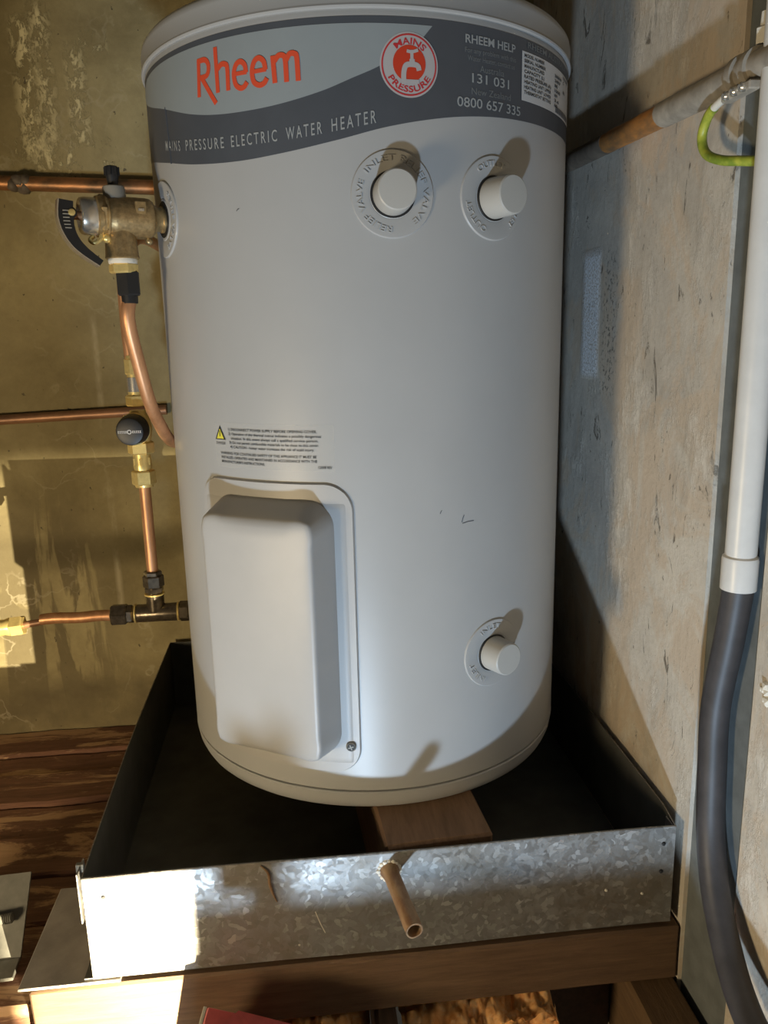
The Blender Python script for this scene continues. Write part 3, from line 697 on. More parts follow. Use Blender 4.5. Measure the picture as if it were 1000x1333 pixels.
def tri(c, s, w):
    bm = bmesh.new(); ca, cz = c
    v = [bm.verts.new(cp(ca+x*s*DEG, cz+y*s, w)) for x, y in ((-1.0, -0.62), (1.0, -0.62), (0, 1.24))]; bm.faces.new(v); return bm
dt = finish('danger_triangle', tri((-44.4, 0.4105), 0.0080, 0.0006), 'print_black', heater, smooth=False)
finish('triangle_field', tri((-44.4, 0.4100), 0.0056, 0.0008), 'sign_yellow', dt, smooth=False)
bm = bmesh.new(); stroke(bm, [(0, 0.0145-0.0145), (0, 0.006)], 0.0012, lambda x, y: cp(-44.4+x*DEG, 0.4090+y, 0.001)); finish('triangle_mark', bm, 'print_black', dt, smooth=False)

# ---- plugs with embossed discs
def embossed(ac, zc, rad, hole=0.0):
    bm = bmesh.new(); seg = 72
    prof = ([(hole, 0.0014)] if hole else [(0.0, 0.0014)])+[(0.0205, 0.0014), (0.0215, 0.0008), (0.0228, 0.0014), (rad-0.0022, 0.0018), (rad-0.0011, 0.0018), (rad-0.0004, 0.0011), (rad, -0.0002)]
    if hole: prof = [(hole, -0.02), (hole, 0.001), (hole+0.001, 0.0014)]+prof[1:]
    g = []
    for r, w in prof:
        if r < 1e-6: g.append([bm.verts.new(cp(ac, zc, w))]*seg); continue
        g.append([bm.verts.new(cp(ac+math.sin(k*2*math.pi/seg)*r*DEG, zc+math.cos(k*2*math.pi/seg)*r, w)) for k in range(seg)])
    for i in range(len(prof)-1):
        for k in range(seg):
            q2 = []
            for v in (g[i][k], g[i+1][k], g[i+1][(k+1) % seg], g[i][(k+1) % seg]):
                if v not in q2: q2.append(v)
            bm.faces.new(q2[::-1])
    return bm
RD = 0.0390
def port(ac, zc, texts, h=0.030):
    d = finish('port_disc', embossed(ac, zc, RD), 'tank_paint', heater, angle=25)
    for s, st, sp in texts:
        bm = bmesh.new(); ring_text(bm, s, ac, zc, RD*0.735, st, sp, 0.0056, 0.0026, False, -0.010, 0.0012)
        finish('embossed_lettering', bm, 'tank_paint', d, smooth=False)
    bm = bmesh.new(); n = cp(ac, 0, 1)-cp(ac, 0, 0)
    lathe(bm, cp(ac, zc, -0.002), n, [(0, 0.0190), (0.005, 0.0190), (h-0.003, 0.0182), (h-0.001, 0.0178), (h, 0.0166), (h+0.0003, 0.010)], 48, False, True)
    pg = finish('plug', bm, 'plug_plastic', heater)
    bm = bmesh.new(); lathe(bm, cp(ac, zc, 0.0006), n, [(0, 0.0212), (0.0012, 0.0205)], 48, False, True); finish('plug_gap', bm, 'hole_black', pg)
port(2.4, 0.6345, (('INLET RELIEF VALVE', -52, 195), ('RELIEF VALVE', 183, 110)))
port(27.6, 0.6345, (('OUTLET', -40, 62), ('OUTLET', 80, 62), ('OUTLET', 200, 62)), 0.031)
port(28.6, 0.1645, (('INLET', -35, 52), ('INLET', 85, 52), ('INLET', 205, 52)), 0.028)
VA = -65.5
d = finish('port_disc', embossed(VA, 0.633, RD, 0.0165), 'tank_paint', heater, angle=25)
bm = bmesh.new(); ring_text(bm, 'RELIEF VALVE', VA, 0.633, RD*0.735, 40, 120, 0.0052, 0.0024, False, -0.012, 0.0010); finish('embossed_lettering', bm, 'tank_paint', d, smooth=False)
bm = bmesh.new(); lathe(bm, cp(VA, 0.633, -0.001), cp(VA, 0, 1)-cp(VA, 0, 0), [(0, 0.0185), (0.0028, 0.0183)], 40); finish('port_gap', bm, 'hole_black', d)

# ---- element access cover
def rr_dist(x, y, x0, x1, y0, y1, rad):
    """distance inside a rounded rectangle (positive inside)"""
    cx, cy = (x0+x1)/2, (y0+y1)/2; qx, qy = abs(x-cx)-(x1-x0)/2+rad, abs(y-cy)-(y1-y0)/2+rad
    return -(math.hypot(max(qx, 0), max(qy, 0))+min(max(qx, qy), 0)-rad)
def sstep(s): s = max(0.0, min(1.0, s)); return s*s*(3-2*s)
# flange
def flange_grid(name, a0, a1, z0, z1, rad, w0, hh, edge, mat, na=70, nz=110):
    u0, u1 = a0/DEG, a1/DEG; bm = bmesh.new(); g = []
    pad = edge
    for i in range(na+1):
        row = []
        for j in range(nz+1):
            u = u0+(u1-u0)*i/na; z = z0+(z1-z0)*j/nz
            # pull grid points outside the rounded corner onto the outline
            cx = min(max(u, u0+rad), u1-rad); cz = min(max(z, z0+rad), z1-rad); dx, dz = u-cx, z-cz; l = math.hypot(dx, dz)
            if dx and dz and l > 0:
                m_ = max(abs(dx), abs(dz)); k = m_/l; u, z = cx+dx*k, cz+dz*k
            dd = rr_dist(u, z, u0, u1, z0, z1, rad)
            row.append(bm.verts.new(cp(u*DEG, z, w0+hh*math.sqrt(max(0, 1-(1-min(1, dd/edge))**2)))))
        g.append(row)
    for i in range(na):
        for j in range(nz): bm.faces.new((g[i][j], g[i+1][j], g[i+1][j+1], g[i][j+1]))
    return finish(name, bm, mat, heater, angle=50)
flange_grid('cover_flange', -53.0, -8.3, 0.046, 0.3665, 0.030, -0.0005, 0.0036, 0.0020, 'cover_plastic', 100, 150)
flange_grid('cover_rim', -51.6, -9.7, 0.056, 0.3480, 0.006, 0.0020, 0.0018, 0.0012, 'cover_plastic', 40, 60)
# hood: flat-fronted box with sloping sides
bm = bmesh.new()
CN, DPL = math.radians(-30.0), 0.272
def hood_pt(a, z):
    A = math.radians(a); nr = Vector((math.sin(CN), -math.cos(CN), 0)); tx = Vector((math.cos(CN), math.sin(CN), 0))
    return nr, tx
nr = Vector((math.sin(CN), -math.cos(CN), 0)); tx = Vector((math.cos(CN), math.sin(CN), 0))
def ring_rr(x0, x1, z0, z1, rad, n=10):
    pts = []
    for (cx, cz, s) in ((x1-rad, z1-rad, 0), (x0+rad, z1-rad, 90), (x0+rad, z0+rad, 180), (x1-rad, z0+rad, 270)):
        for k in range(n+1):
            t_ = math.radians(s+90*k/n); pts.append((cx+rad*math.cos(t_), cz+rad*math.sin(t_)))
    out = []                      # densify the straight runs
    for i in range(len(pts)):
        p_, q_ = pts[i], pts[(i+1) % len(pts)]; l = math.hypot(q_[0]-p_[0], q_[1]-p_[1]); m_ = max(1, int(l/0.012))
        for k in range(m_): out.append((p_[0]+(q_[0]-p_[0])*k/m_, p_[1]+(q_[1]-p_[1])*k/m_))
    return out
# tangential extents: foot about -48..-13 deg on the jacket, face about -43..-17 deg
FX0, FX1, FZ0, FZ1 = R*math.sin(math.radians(-48+30)), R*math.sin(math.radians(-12.9+30)), 0.068, 0.349
GX0, GX1, GZ0, GZ1 = DPL*math.tan(math.radians(-43.0+30)), DPL*math.tan(math.radians(-16.6+30)), 0.079, 0.3335
foot_pts = ring_rr(FX0, FX1, FZ0, FZ1, 0.028); nP = len(foot_pts)
def ring_n(x0, x1, z0, z1, rad):
    # same parameterisation as the foot ring, rescaled
    cx, cz = (FX0+FX1)/2, (FZ0+FZ1)/2; out = []
    for (x, z) in foot_pts:
        qx, qz = x-cx, z-cz; sx, sz = (FX1-FX0)/2, (FZ1-FZ0)/2
        nx_, nz_ = qx/sx, qz/sz
        X, Z = (x0+x1)/2+nx_*(x1-x0)/2, (z0+z1)/2+nz_*(z1-z0)/2
        # sharpen or soften the corner by moving along the corner diagonal
        ex, ez = max(0, abs(qx)-sx+0.028), max(0, abs(qz)-sz+0.028)
        if ex > 0 and ez > 0:
            k = (0.028-rad)/0.028*0.4142*min(ex, ez)*0.9
            X += math.copysign(k, qx); Z += math.copysign(k, qz)
        out.append((X, Z))
    return out
levels = []
for s, rnd in ((0.0, 0.028), (0.04, 0.026), (0.3, 0.022), (0.6, 0.018), (0.84, 0.014)):
    q = [(a_*(1-s)+b_*s, c_*(1-s)+d_*s) for (a_, c_), (b_, d_) in zip(ring_n(FX0, FX1, FZ0, FZ1, 0.028), ring_n(GX0, GX1, GZ0, GZ1, 0.010))]
    levels.append((q, s))
g = []
face = ring_n(GX0, GX1, GZ0, GZ1, 0.010)
foot = ring_n(FX0, FX1, FZ0, FZ1, 0.028)
fcx, fcz = (GX0+GX1)/2, (GZ0+GZ1)/2
def bulge(x, z): return 0.0035*(1-((x-fcx)/((GX1-GX0)/2))**2)
def surf(x): return math.sqrt(max(0, R*R-x*x))+0.0035
for s in (-0.05, 0.02, 0.15, 0.35, 0.55, 0.75, 0.88, 0.96):
    ring = []
    for (fx, fz), (gx, gz) in zip(foot, face):
        t_ = max(s, 0); x, z = fx+(gx-fx)*t_, fz+(gz-fz)*t_
        d0, d1 = surf(fx), DPL
        dd = d0+(d1-d0)*(math.sin(min(1, t_*1.02)*math.pi/2)*0.12+t_*0.88) if s >= 0 else d0-0.006
        ring.append(bm.verts.new(nr*dd+tx*x+Vector((0, 0, z))))
    g.append(ring)
for inset, dd in ((0.0015, 0.0010), (0.004, 0.0022), (0.008, 0.0026), (0.02, 0.0026), (0.04, 0.0026)):
    ring = []
    for gx, gz in face:
        kx = 1-inset/((GX1-GX0)/2); kz = 1-inset/((GZ1-GZ0)/2)
        x, z = fcx+(gx-fcx)*kx, fcz+(gz-fcz)*kz
        ring.append(bm.verts.new(nr*(DPL+dd*0.4+bulge(x, z)*min(1, inset/0.008))+tx*x+Vector((0, 0, z))))
    g.append(ring)
for a_, c_ in zip(g, g[1:]):
    for k in range(nP): bm.faces.new((a_[k], a_[(k+1) % nP], c_[(k+1) % nP], c_[k]))
cen = bm.verts.new(nr*(DPL+0.001+bulge(fcx, fcz))+tx*fcx+Vector((0, 0, fcz)))
for k in range(nP): bm.faces.new((g[-1][k], g[-1][(k+1) % nP], cen))
bmesh.ops.recalc_face_normals(bm, faces=bm.faces)
hood = finish('cover_hood', bm, 'cover_plastic', heater, angle=70)
# cover screw
n = cp(-10.9, 0, 1)-cp(-10.9, 0, 0)
bm = bmesh.new(); lathe(bm, cp(-10.9, 0.0795, 0.001), n, [(0, 0.0056), (0.0040, 0.0056), (0.0052, 0.0048), (0.0056, 0.0040)], 28, False, True); sw = finish('cover_screw', bm, 'zinc_grey', heater)
bm = bmesh.new(); lathe(bm, cp(-10.9, 0.0795, 0.0064), n, [(0, 0.0042), (0.0004, 0.0041)], 24); finish('screw_recess', bm, 'hole_black', sw)
bm = bmesh.new()
for ang in (20, 110):
    c_, s_ = math.cos(math.radians(ang)), math.sin(math.radians(ang))
    stroke(bm, [(-0.003*c_, -0.003*s_), (0.003*c_, 0.003*s_)], 0.0012, lambda x, y: cp(-10.9+x*DEG, 0.0795+y, 0.0072))
finish('screw_cross', bm, 'zinc_grey', sw, smooth=False)
# small scuffs on the jacket
for a_, z_, l, an in ((19.0, 0.3215, 0.004, 70), (20.5, 0.317, 0.007, 5), (13, 0.331, 0.002, 60), (-34, 0.628, 0.002, 30)):
    c_, s_ = math.cos(math.radians(an)), math.sin(math.radians(an)); bm = bmesh.new()
    stroke(bm, [(-l*c_, -l*s_), (0, 0.0006), (l*c_, l*s_)], 0.0007, lambda x, y: cp(a_+x*DEG, z_+y, 0.0003))
    finish('scuff_mark', bm, 'band_grey', heater, smooth=False)

# ------------------------------------------------------------------ relief valve on the left port
ux = (cp(VA, 0, 1)-cp(VA, 0, 0)).normalized()       # outward axis
def vp(s, z=0.0, side=0.0):
    """point s metres out from the jacket along the valve axis"""
    t_ = Vector((0, 0, 1)).cross(ux); return cp(VA, 0.633+z, s)+t_*side
valve = thing('relief_valve', vp(0.045, -0.05), 'bronze pressure relief valve with black lever screwed into upper left of heater', 'valve')
bm = bmesh.new(); lathe(bm, vp(-0.006), ux, [(0, 0.0135), (0.010, 0.0135), (0.0105, 0.0125), (0.014, 0.0125), (0.018, 0.0150), (0.0195, 0.0160)], 36); finish('inlet_nipple', bm, 'bronze', valve)
bm = bmesh.new(); lathe(bm, vp(0.0125), ux, [(0, 0.0150), (0.0012, 0.0178), (0.004, 0.0198), (0.008, 0.0205), (0.040, 0.0207), (0.042, 0.0204), (0.046, 0.0190), (0.047, 0.0190)], 40); finish('valve_body', bm, 'bronze_cast', valve)
bm = bmesh.new(); lathe(bm, vp(0.0590), ux, [(0, 0.0188), (0.0012, 0.0205), (0.003, 0.0206), (0.004, 0.0192), (0.006, 0.0192), (0.0068, 0.0202), (0.011, 0.0202), (0.0122, 0.0188)], 40); finish('bonnet_ring', bm, 'bronze', valve)
bm = bmesh.new(); lathe(bm, vp(0.0705), ux, [(0, 0.0180), (0.001, 0.0186), (0.012, 0.0184), (0.0150, 0.0176), (0.0162, 0.0160), (0.0162, 0.0145), (0.0140, 0.0120)], 40); finish('end_cap', bm, 'chrome', valve)
for z_, sd in ((0.010, 0.0176), (-0.004, 0.0190)):
    bm = bmesh.new(); hexnut(bm, vp(0.056, 0, 0), ux, 0.0045, 0.0135, 0.0218, rot=0.3); finish('bonnet_nut', bm, 'bronze', valve); break
# raised pad with a mark on the body, towards the camera
tside = Vector((0, 0, 1)).cross(ux); cam_side = 1 if tside.y < 0 else -1
Mpad = Matrix.Translation(vp(0.029, 0.006, cam_side*0.0190)) @ Matrix((tside*cam_side, ux, Vector((0, 0, 1)))).transposed().to_4x4()
obox('cast_pad', (-0.003, -0.0055, -0.0085), (0.0014, 0.0055, 0.0085), 'bronze', valve, 0.0008, M_=Mpad)
obox('cast_arrow', (0.0014, -0.0030, -0.0012), (0.0024, 0.0032, 0.0016), 'chrome', valve, 0.0004, M_=Mpad)
# top boss with black test knob
bm = bmesh.new(); lathe(bm, vp(0.0500, 0.017), (0, 0, 1), [(0, 0.0115), (0.009, 0.0112), (0.0125, 0.0108), (0.0135, 0.0098)], 28); finish('top_boss', bm, 'grey_plastic', valve)
bm = bmesh.new(); lathe(bm, vp(0.0505, 0.030), (0, 0, 1), [(0, 0.0050), (0.006, 0.0056), (0.009, 0.0064), (0.017, 0.0068), (0.0185, 0.0066), (0.0195, 0.0055)], 24)
kb = finish('test_knob', bm, 'black_plastic', valve)
bm = bmesh.new()
for k in range(8):
    a_ = k*math.pi/4; c_ = vp(0.0505, 0.0405)+Vector((math.cos(a_), math.sin(a_), 0))*0.0068
    lathe(bm, c_, (0, 0, 1), [(0, 0.0011), (0.008, 0.0012)], 8)
finish('knob_rib', bm, 'black_plastic', kb)
# small tie clip under the cap
bm = bmesh.new()
tube(bm, catmull([vp(0.068, -0.0185, cam_side*0.006), vp(0.070, -0.0235, cam_side*0.007), vp(0.076, -0.0265, cam_side*0.006), vp(0.079, -0.0235, cam_side*0.003), vp(0.075, -0.0195, cam_side*0.0)], 6), 0.0022, 10)
finish('wire_seal', bm, 'brass', valve)
bm = bmesh.new(); bmesh.ops.create_icosphere(bm, subdivisions=2, radius=0.0050, matrix=Matrix.Translation(vp(0.063, -0.0215, cam_side*0.006))); finish('lead_seal', bm, 'brass', valve)
bm = bmesh.new(); bmesh.ops.create_icosphere(bm, subdivisions=2, radius=0.0042, matrix=Matrix.Translation(vp(0.019, -0.0225, cam_side*0.002))); finish('tape_tail', bm, 'bronze', valve)
# outlet downwards
bm = bmesh.new(); lathe(bm, vp(0.0475, -0.004), (0, 0, -1), [(0, 0.0150), (0.012, 0.0150), (0.016, 0.0158), (0.028, 0.0165), (0.0335, 0.0168), (0.0345, 0.0172), (0.0365, 0.0172), (0.0372, 0.0160)], 36); finish('outlet_spigot', bm, 'bronze_cast', valve)
bm = bmesh.new(); lathe(bm, vp(0.0475, -0.0405), (0, 0, -1), [(0, 0.0145), (0.002, 0.0150), (0.004, 0.0146), (0.0055, 0.0142)], 28); finish('thread_tape', bm, 'ptfe_tape', valve)
bm = bmesh.new(); hexnut(bm, vp(0.0475, -0.0455), (0, 0, -1), 0, 0.010, 0.0150); finish('outlet_nut', bm, 'brass', valve)
bm = bmesh.new(); hexnut(bm, vp(0.0440, -0.0530), (0, 0, -1), 0, 0.025, 0.0128, rot=0.4); finish('compression_nut', bm, 'black_plastic', valve)
bm = bmesh.new(); lathe(bm, vp(0.0440, -0.0770), (0, 0, -1), [(0, 0.0100), (0.001, 0.0085), (0.009, 0.0084)], 24); finish('nut_sleeve', bm, 'black_plastic', valve)
# lever
lev = [vp(s_, z_, cam_side*0.010) for s_, z_ in ((0.1005, 0.012), (0.1020, -0.001), (0.1010, -0.014), (0.0960, -0.026), (0.0870, -0.0360), (0.0725, -0.0470))]
LP = catmull(lev, 8); bm = bmesh.new(); rows = []
for i, q in enumerate(LP):
    d_ = (LP[min(i+1, len(LP)-1)]-LP[max(i-1, 0)]).normalized(); b2 = tside*cam_side; n_ = d_.cross(b2).normalized()
    tk = lerp([(0, 0.0066), (10, 0.0072), (20, 0.0056), (len(LP)-1, 0.0032)], i); hw = 0.0065
    rows.append([bm.verts.new(q+b2*x+n_*y) for x, y in ((-hw, -tk), (hw, -tk), (hw, tk), (-hw, tk))])
for a_, c_ in zip(rows, rows[1:]):
    for k in range(4): bm.faces.new((a_[k], a_[(k+1) % 4], c_[(k+1) % 4], c_[k]))
bm.faces.new(rows[0][::-1]); bm.faces.new(rows[-1]); bmesh.ops.recalc_face_normals(bm, faces=bm.faces)
lever = finish('lever', bm, 'black_plastic', valve, angle=30)
bm = bmesh.new(); rows = []
for i, q in enumerate(LP):
    d_ = (LP[min(i+1, len(LP)-1)]-LP[max(i-1, 0)]).normalized(); b2 = tside*cam_side; n_ = d_.cross(b2).normalized()
    if n_.dot(ux)+n_.z*-0.6 < 0: n_ = -n_
    tk = lerp([(0, 0.0066), (10, 0.0072), (20, 0.0056), (len(LP)-1, 0.0032)], i); hw = 0.0068
    rows.append([bm.verts.new(q+b2*x+n_*y) for x, y in ((-hw, tk), (hw, tk), (hw, tk+0.0012), (-hw, tk+0.0012))])
for a_, c_ in zip(rows, rows[1:]):
    for k in range(4): bm.faces.new((a_[k], a_[(k+1) % 4], c_[(k+1) % 4], c_[k]))
bm.faces.new(rows[0][::-1]); bm.faces.new(rows[-1]); bmesh.ops.recalc_face_normals(bm, faces=bm.faces); finish('lever_edge', bm, 'chrome', lever)
bm = bmesh.new()
for k in range(6):
    i = 6+k*2; q = LP[i]+tside*cam_side*0.0068; lathe(bm, q-Vector((0, 0, 0.0)), ux, [(-0.003, 0.0007), (0.003, 0.0007)], 8)
finish('lever_grip', bm, 'grey_plastic', lever)
bm = bmesh.new(); lathe(bm, vp(0.0965, 0.0005, cam_side*0.0155), tside*cam_side, [(0, 0.0034), (0.003, 0.0032), (0.0035, 0.002)], 16); finish('pivot_pin', bm, 'brass', lever)
bm = bmesh.new(); lathe(bm, vp(0.082), ux, [(0, 0.0045), (0.016, 0.0040)], 16); finish('spindle', bm, 'copper_new', valve)
bm = bmesh.new(); lathe(bm, vp(0.0968, 0.0005, -cam_side*0.006), tside*cam_side, [(0, 0.0055), (0.022, 0.0055)], 18); finish('lever_hub', bm, 'black_plastic', lever)

# drain pipe from the valve, passing behind the heater
top = vp(0.0440, -0.080)
dp = catmull([top, (-0.2622, -0.1175, 0.530), (-0.2592, -0.101, 0.487), (-0.2545, -0.077, 0.438), (-0.2492, -0.045, 0.405), (-0.2485, -0.010, 0.389), (-0.2480, 0.040, 0.377), (-0.2330, 0.105, 0.365)], 10)
bm = bmesh.new(); tube(bm, dp, 0.0074, 24)
o = finish('relief_drain_pipe', bm, 'copper_new', loc=tuple(dp[-1])); tag(o, 'bright copper drain pipe curving from the relief valve behind the heater', 'pipe')

# ------------------------------------------------------------------ cold water line: tee, riser, brass valve
AX, AY, TZ = -0.2908, 0.030, 0.1485
tee = thing('pipe_tee', (AX, AY, TZ-0.012), 'dark bronze pipe tee joined to the lower left of the heater', 'pipe fitting')
bm = bmesh.new(); lathe(bm, (AX+0.032, AY, TZ), (-1, 0, 0), [(0, 0.0112), (0.001, 0.0122), (0.056, 0.0122), (0.058, 0.0112)], 32); finish('tee_run', bm, 'dark_bronze', tee)
bm = bmesh.new(); lathe(bm, (AX, AY, TZ), (0, 0, 1), [(0, 0.0118), (0.026, 0.0120), (0.027, 0.0112)], 32); finish('tee_branch', bm, 'dark_bronze', tee)
for (pos, ax_) in (((AX-0.0255, AY, TZ), (-1, 0, 0)), ((AX+0.0285, AY, TZ), (1, 0, 0)), ((AX, AY, TZ+0.0255), (0, 0, 1))):
    bm = bmesh.new(); lathe(bm, pos, ax_, [(0, 0.0122), (0.0005, 0.0130), (0.0022, 0.0130), (0.0027, 0.0122)], 32); finish('tee_collar', bm, 'brass', tee)
bm = bmesh.new(); lathe(bm, (AX, AY, TZ+0.028), (0, 0, 1), [(0, 0.0105), (0.008, 0.0105)], 24); hexnut(bm, (AX, AY, TZ+0.029), (0, 0, 1), 0, 0.008, 0.0128, rot=0.5); finish('branch_adaptor', bm, 'dark_bronze', tee)
bm = bmesh.new(); hexnut(bm, (AX, AY, TZ+0.036), (0, 0, 1), 0, 0.017, 0.0138, rot=0.2); finish('branch_nut', bm, 'dark_bronze', tee)
bm = bmesh.new(); hexnut(bm, (AX, AY, TZ+0.052), (0, 0, 1), 0, 0.007, 0.0120, rot=0.0); finish('branch_nut_collar', bm, 'dark_bronze', tee)
bm = bmesh.new(); hexnut(bm, (AX-0.030, AY, TZ), (-1, 0, 0), 0, 0.009, 0.0130, rot=0.5); finish('run_adaptor', bm, 'dark_bronze', tee)
bm = bmesh.new(); hexnut(bm, (AX-0.038, AY, TZ), (-1, 0, 0), 0, 0.021, 0.0148, rot=0.2); finish('run_nut', bm, 'dark_bronze', tee)
bm = bmesh.new(); hexnut(bm, (AX+0.031, AY, TZ), (1, 0, 0), 0, 0.013, 0.0140, rot=0.4); finish('tank_nut', bm, 'dark_bronze', tee)
bm = bmesh.new(); lathe(bm, (AX+0.043, AY, TZ), (1, 0, 0), [(0, 0.0100), (0.014, 0.0100)], 24); finish('tank_nipple', bm, 'brass', tee)

bm = bmesh.new(); tube(bm, [Vector((AX, AY, TZ+0.056+0.13*k/8)) for k in range(9)], 0.0073, 24)
o = finish('riser_pipe', bm, 'copper_new', loc=(AX, AY, TZ+0.056)); tag(o, 'short upright copper pipe between the pipe tee and the brass valve', 'pipe')
# supply pipe to the left: full bore then a squeezed thinner length
bm = bmesh.new(); L0 = AX-0.058
tube(bm, [Vector((L0-0.093*k/10, AY, TZ-0.0005+0.0006*math.sin(k))) for k in range(11)], [0.0074]*10+[0.0070], 24)
o = finish('supply_pipe', bm, 'copper_new', loc=(L0, AY, TZ)); tag(o, 'copper pipe running left from the pipe tee along the wall', 'pipe')
tb = thing('brass_coupling', (-0.475, AY, 0.135), 'yellow brass compression coupling on thin copper pipe at left edge', 'pipe fitting')
bm = bmesh.new(); lathe(bm, (L0-0.090, AY, TZ-0.0035), (-1, 0, -0.14), [(0, 0.0046), (0.030, 0.0046)], 20); finish('pipe_stub', bm, 'copper_old', tb)
bm = bmesh.new(); hexnut(bm, (-0.4640, AY, 0.1415), (-1, 0, -0.08), 0, 0.017, 0.0140, rot=0.3); finish('coupling_nut', bm, 'brass', tb)
bm = bmesh.new(); lathe(bm, (-0.479, AY, 0.1405), (-1, 0, -0.08), [(0, 0.0115), (0.004, 0.0122), (0.010, 0.0105), (0.022, 0.0118), (0.026, 0.0118)], 28); finish('coupling_body', bm, 'brass', tb)
bm = bmesh.new(); lathe(bm, (-0.503, AY, 0.1385), (-1, 0, -0.03), [(0, 0.0074), (0.9, 0.0074)], 20); finish('pipe_tail', bm, 'copper_new', tb)

bv = thing('cold_water_valve', (AX, AY, 0.315), 'brass cold water valve with round black cap left of the heater', 'valve')
def bpart(name, prof=None, hexa=None, mat='brass', par=None, z=0.0, rot=0.2, r=0.0):
    bm = bmesh.new()
    if hexa: hexnut(bm, (AX, AY, z), (0, 0, 1), 0, hexa, r, rot=rot)
    else: lathe(bm, (AX, AY, z), (0, 0, 1), prof, 32)
    return finish(name, bm, mat, par or bv)
bpart('lower_nut', hexa=0.0190, z=0.3250, r=0.0152)
bpart('lower_nut_lip', [(0, 0.0112), (0.003, 0.0122), (0.004, 0.0122)], z=0.3220)
bpart('lower_barrel', [(0, 0.0108), (0.006, 0.0116), (0.010, 0.0110), (0.0225, 0.0110)], z=0.3435)
bpart('strainer_flat', hexa=0.012, z=0.3500, r=0.0121, rot=0.6)
bpart('middle_hex', hexa=0.0160, z=0.3655, r=0.0168, rot=0.05)
bpart('valve_body', [(0, 0.0125), (0.004, 0.0140), (0.018, 0.0165), (0.030, 0.0140), (0.037, 0.0105), (0.041, 0.0100)], z=0.3805)
bpart('upper_hex', hexa=0.0140, z=0.4270, r=0.0135, rot=0.3)
bpart('upper_neck', [(0, 0.0098), (0.010, 0.0098), (0.0105, 0.0090), (0.011, 0.0098), (0.028, 0.0094)], z=0.4405)
bpart('vent_strip', [(0, 0.0101), (0.018, 0.0101)], mat='chrome', z=0.4450)
bpart('upper_nut', hexa=0.0200, z=0.4665, r=0.0112, rot=0.25)
bpart('upper_nut_lip', [(0, 0.0100), (0.004, 0.0090)], z=0.4863)
# black cap facing the camera
ca = Vector((-0.06, -0.99, -0.04)).normalized(); c0 = Vector((AX-0.001, AY, 0.4005))
bm = bmesh.new(); lathe(bm, c0, ca, [(0.004, 0.0160), (0.016, 0.0202), (0.020, 0.0204), (0.022, 0.0200)], 40); finish('cap_seat', bm, 'brass', bv)
bm = bmesh.new(); lathe(bm, c0, ca, [(0.0215, 0.0196), (0.024, 0.0198), (0.034, 0.0184), (0.040, 0.0174), (0.0422, 0.0164), (0.0430, 0.0140), (0.0432, 0.004)], 40); cap = finish('valve_cap', bm, 'black_plastic', bv)
cx_, cy_, _ = frame(ca)
bm = bmesh.new(); cf = lambda x, y: c0+ca*0.0438+cx_*x*1.35+cy_*y*1.35
# cap mark: ring between two rows of tiny letter-like ticks
stroke(bm, [(0.0017*math.cos(k*math.pi/8), 0.0017*math.sin(k*math.pi/8)) for k in range(17)], 0.0008, cf)
for sg in (-1, 1):
    for k in range(5):
        x = sg*(0.0031+k*0.0017)
        stroke(bm, [(x, -0.0009), (x, 0.0009)], 0.0006, cf); stroke(bm, [(x-0.0004, 0.0008), (x+0.0009, 0.0008)], 0.0005, cf); stroke(bm, [(x-0.0004, -0.0008), (x+0.0009, -0.0008)], 0.0005, cf)
finish('cap_mark', bm, 'plate_white', cap, smooth=False)
# upper copper pipe going up behind the relief valve then back to the wall
up_ = catmull([(AX-0.003, AY, 0.484), (AX-0.004, AY, 0.54), (AX-0.002, AY, 0.590), (AX+0.004, AY+0.03, 0.625), (AX+0.010, 0.12, 0.640), (AX+0.012, 0.285, 0.642)], 8)
bm = bmesh.new(); tube(bm, up_, 0.0073, 20)
o = finish('rising_pipe', bm, 'copper_new', loc=tuple(up_[0])); tag(o, 'copper pipe rising from the brass valve behind the relief drain', 'pipe')

# old copper pipes clipped along the back wall
bm = bmesh.new(); tube(bm, [Vector((-1.8+2.0*k/30, 0.2985, 0.742-(-1.8+2.0*k/30+0.518)*0.035)) for k in range(31)], 0.0108, 20)
wp = finish('wall_pipe', bm, 'copper_dirty', loc=(-0.5, 0.2985, 0.74)); tag(wp, 'tarnished copper pipe along the back wall behind the relief valve', 'pipe')
bm = bmesh.new()
for k in range(9):
    a_ = random.uniform(0, 6.28); bmesh.ops.create_icosphere(bm, subdivisions=2, radius=random.uniform(0.0085, 0.0125), matrix=Matrix.Translation((-0.487+random.uniform(-0.010, 0.012), 0.2985+0.0045*math.cos(a_), 0.741+0.0045*math.sin(a_))))
for v in bm.verts: v.co += noise.noise_vector(v.co*160)*0.0022
finish('mud_lump', bm, 'dark_dusty', wp, angle=80)
wp.location = wp.location
bm = bmesh.new(); tube(bm, [Vector((-1.8+1.5*k/30, 0.303, 0.3895+(-1.8+1.5*k/30+0.563)*0.03)) for k in range(31)], 0.0080, 20)
o = finish('wall_pipe', bm, 'copper_old', loc=(-0.5, 0.303, 0.39)); tag(o, 'thin brown copper pipe along the back wall behind the brass valve', 'pipe')

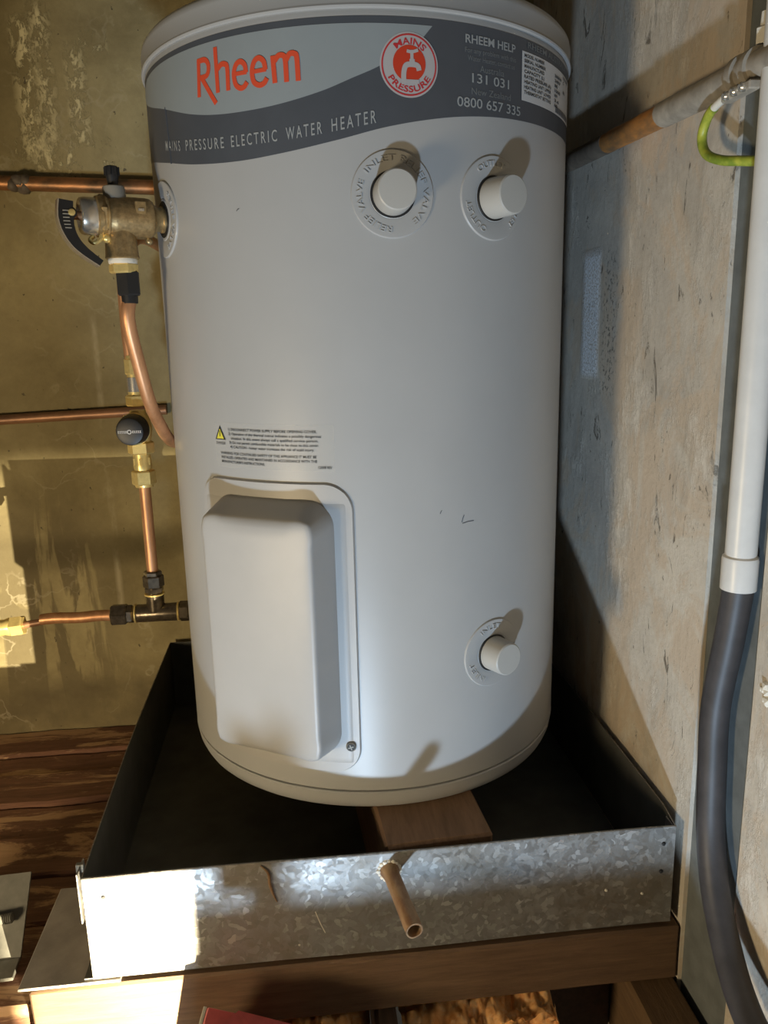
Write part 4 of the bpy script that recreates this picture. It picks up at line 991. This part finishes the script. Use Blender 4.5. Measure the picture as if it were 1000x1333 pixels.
# ------------------------------------------------------------------ right wall: pipe with earth clamp, conduit, wire
cpz = lambda y: 0.7085-(y+0.376)*-0.045
C0, C1 = Vector((0.285, -1.0, 0.6800)), Vector((0.285, 0.285, 0.7335))
def on_c(y):
    s = (y-C0.y)/(C1.y-C0.y); return C0+(C1-C0)*s
wpipe = thing('water_pipe', on_c(-0.2), 'dusty grey-painted pipe with bare orange stretch along the right wall', 'pipe')
for nm, y0, y1, r, mt in (('painted_length', -1.0, -0.200, 0.0122, 'dusty_paint'), ('bare_length', -0.202, -0.052, 0.0113, 'copper_orange'), ('dusty_length', -0.055, 0.285, 0.0115, 'dark_dusty')):
    bm = bmesh.new(); n_ = 40; tube(bm, [on_c(y0+(y1-y0)*k/n_) for k in range(n_+1)], r, 20)
    for v in bm.verts: v.co += noise.noise_vector(v.co*90)*0.0006
    finish(nm, bm, mt, wpipe)
ec = thing('earth_clamp', on_c(-0.365), 'white dusty earth clamp with screws round the painted pipe', 'clamp')
for y_ in (-0.346, -0.366):
    bm = bmesh.new(); lathe(bm, on_c(y_), C1-C0, [(0, 0.0130), (0.0004, 0.0150), (0.0085, 0.0150), (0.0089, 0.0130)], 28); finish('clamp_band', bm, 'dusty_paint', ec)
q = on_c(-0.358)
obox('clamp_lug', (q.x-0.016, q.y-0.022, q.z-0.0205), (q.x-0.006, q.y+0.020, q.z-0.0135), 'dusty_paint', ec, 0.0012)
for dy in (-0.014, -0.002, 0.010):
    bm = bmesh.new(); lathe(bm, (q.x-0.0155, q.y+dy, q.z-0.017), (-1, 0, -0.2), [(0, 0.0038), (0.003, 0.0036), (0.0042, 0.0024)], 14); finish('clamp_screw', bm, 'chrome', ec)
bm = bmesh.new(); hexnut(bm, (q.x+0.004, q.y-0.004, q.z+0.016), (0, 0, 1), 0, 0.012, 0.0070); lathe(bm, (q.x+0.004, q.y-0.004, q.z+0.027), (0, 0, 1), [(0, 0.004), (0.012, 0.0035)], 12); finish('clamp_bolt', bm, 'ptfe_tape', ec)
wpts = [(0.272, -0.372, 0.6895), (0.272, -0.350, 0.6915), (0.273, -0.3232, 0.6886), (0.274, -0.3076, 0.6824), (0.275, -0.2989, 0.6692), (0.276, -0.3061, 0.6552), (0.279, -0.3260, 0.6460), (0.288, -0.343, 0.6420), (0.299, -0.360, 0.6385), (0.306, -0.366, 0.6370)]
WPc = catmull(wpts, 8); ew = thing('earth_wire', WPc[-1], 'green and yellow earth wire looping down from the earth clamp', 'wire')
bm = bmesh.new(); tube(bm, WPc[:18], 0.0034, 14); finish('bare_end', bm, 'ptfe_tape', ew)
bm = bmesh.new(); tube(bm, WPc[17:], 0.0041, 14); finish('sheath', bm, 'wire_green', ew)

PX, PY = 0.288, -0.3885
cd_ = thing('white_conduit', (PX, PY, 0.287), 'white plastic conduit standing in front of the grey joint strip', 'conduit')
bm = bmesh.new(); lathe(bm, (PX, PY, 0.315), (0, 0, 1), [(0, 0.0130), (1.2, 0.0130)], 32); finish('conduit_tube', bm, 'pvc_white', cd_)
bm = bmesh.new(); lathe(bm, (PX, PY, 0.2865), (0, 0, 1), [(0, 0.0135), (0.0, 0.0150), (0.0265, 0.0151), (0.029, 0.0146), (0.0305, 0.0130)], 32); finish('coupling', bm, 'pvc_white', cd_)
for z_ in (0.62,):
    pass
bpts = catmull([(PX, PY, 0.300), (PX, PY, 0.285), (0.2878, -0.3815, 0.2375), (0.287, -0.3695, 0.166), (0.287, -0.3715, 0.104), (0.286, -0.3790, 0.043), (0.283, -0.3975, -0.001), (0.279, -0.427, -0.035), (0.274, -0.466, -0.060), (0.272, -0.51, -0.072), (0.272, -0.62, -0.085)], 10)
bm = bmesh.new(); tube(bm, bpts, 0.0131, 28)
o = finish('black_pipe', bm, 'poly_black', loc=tuple(bpts[0])); tag(o, 'black flexible pipe bending down from the white conduit', 'pipe')
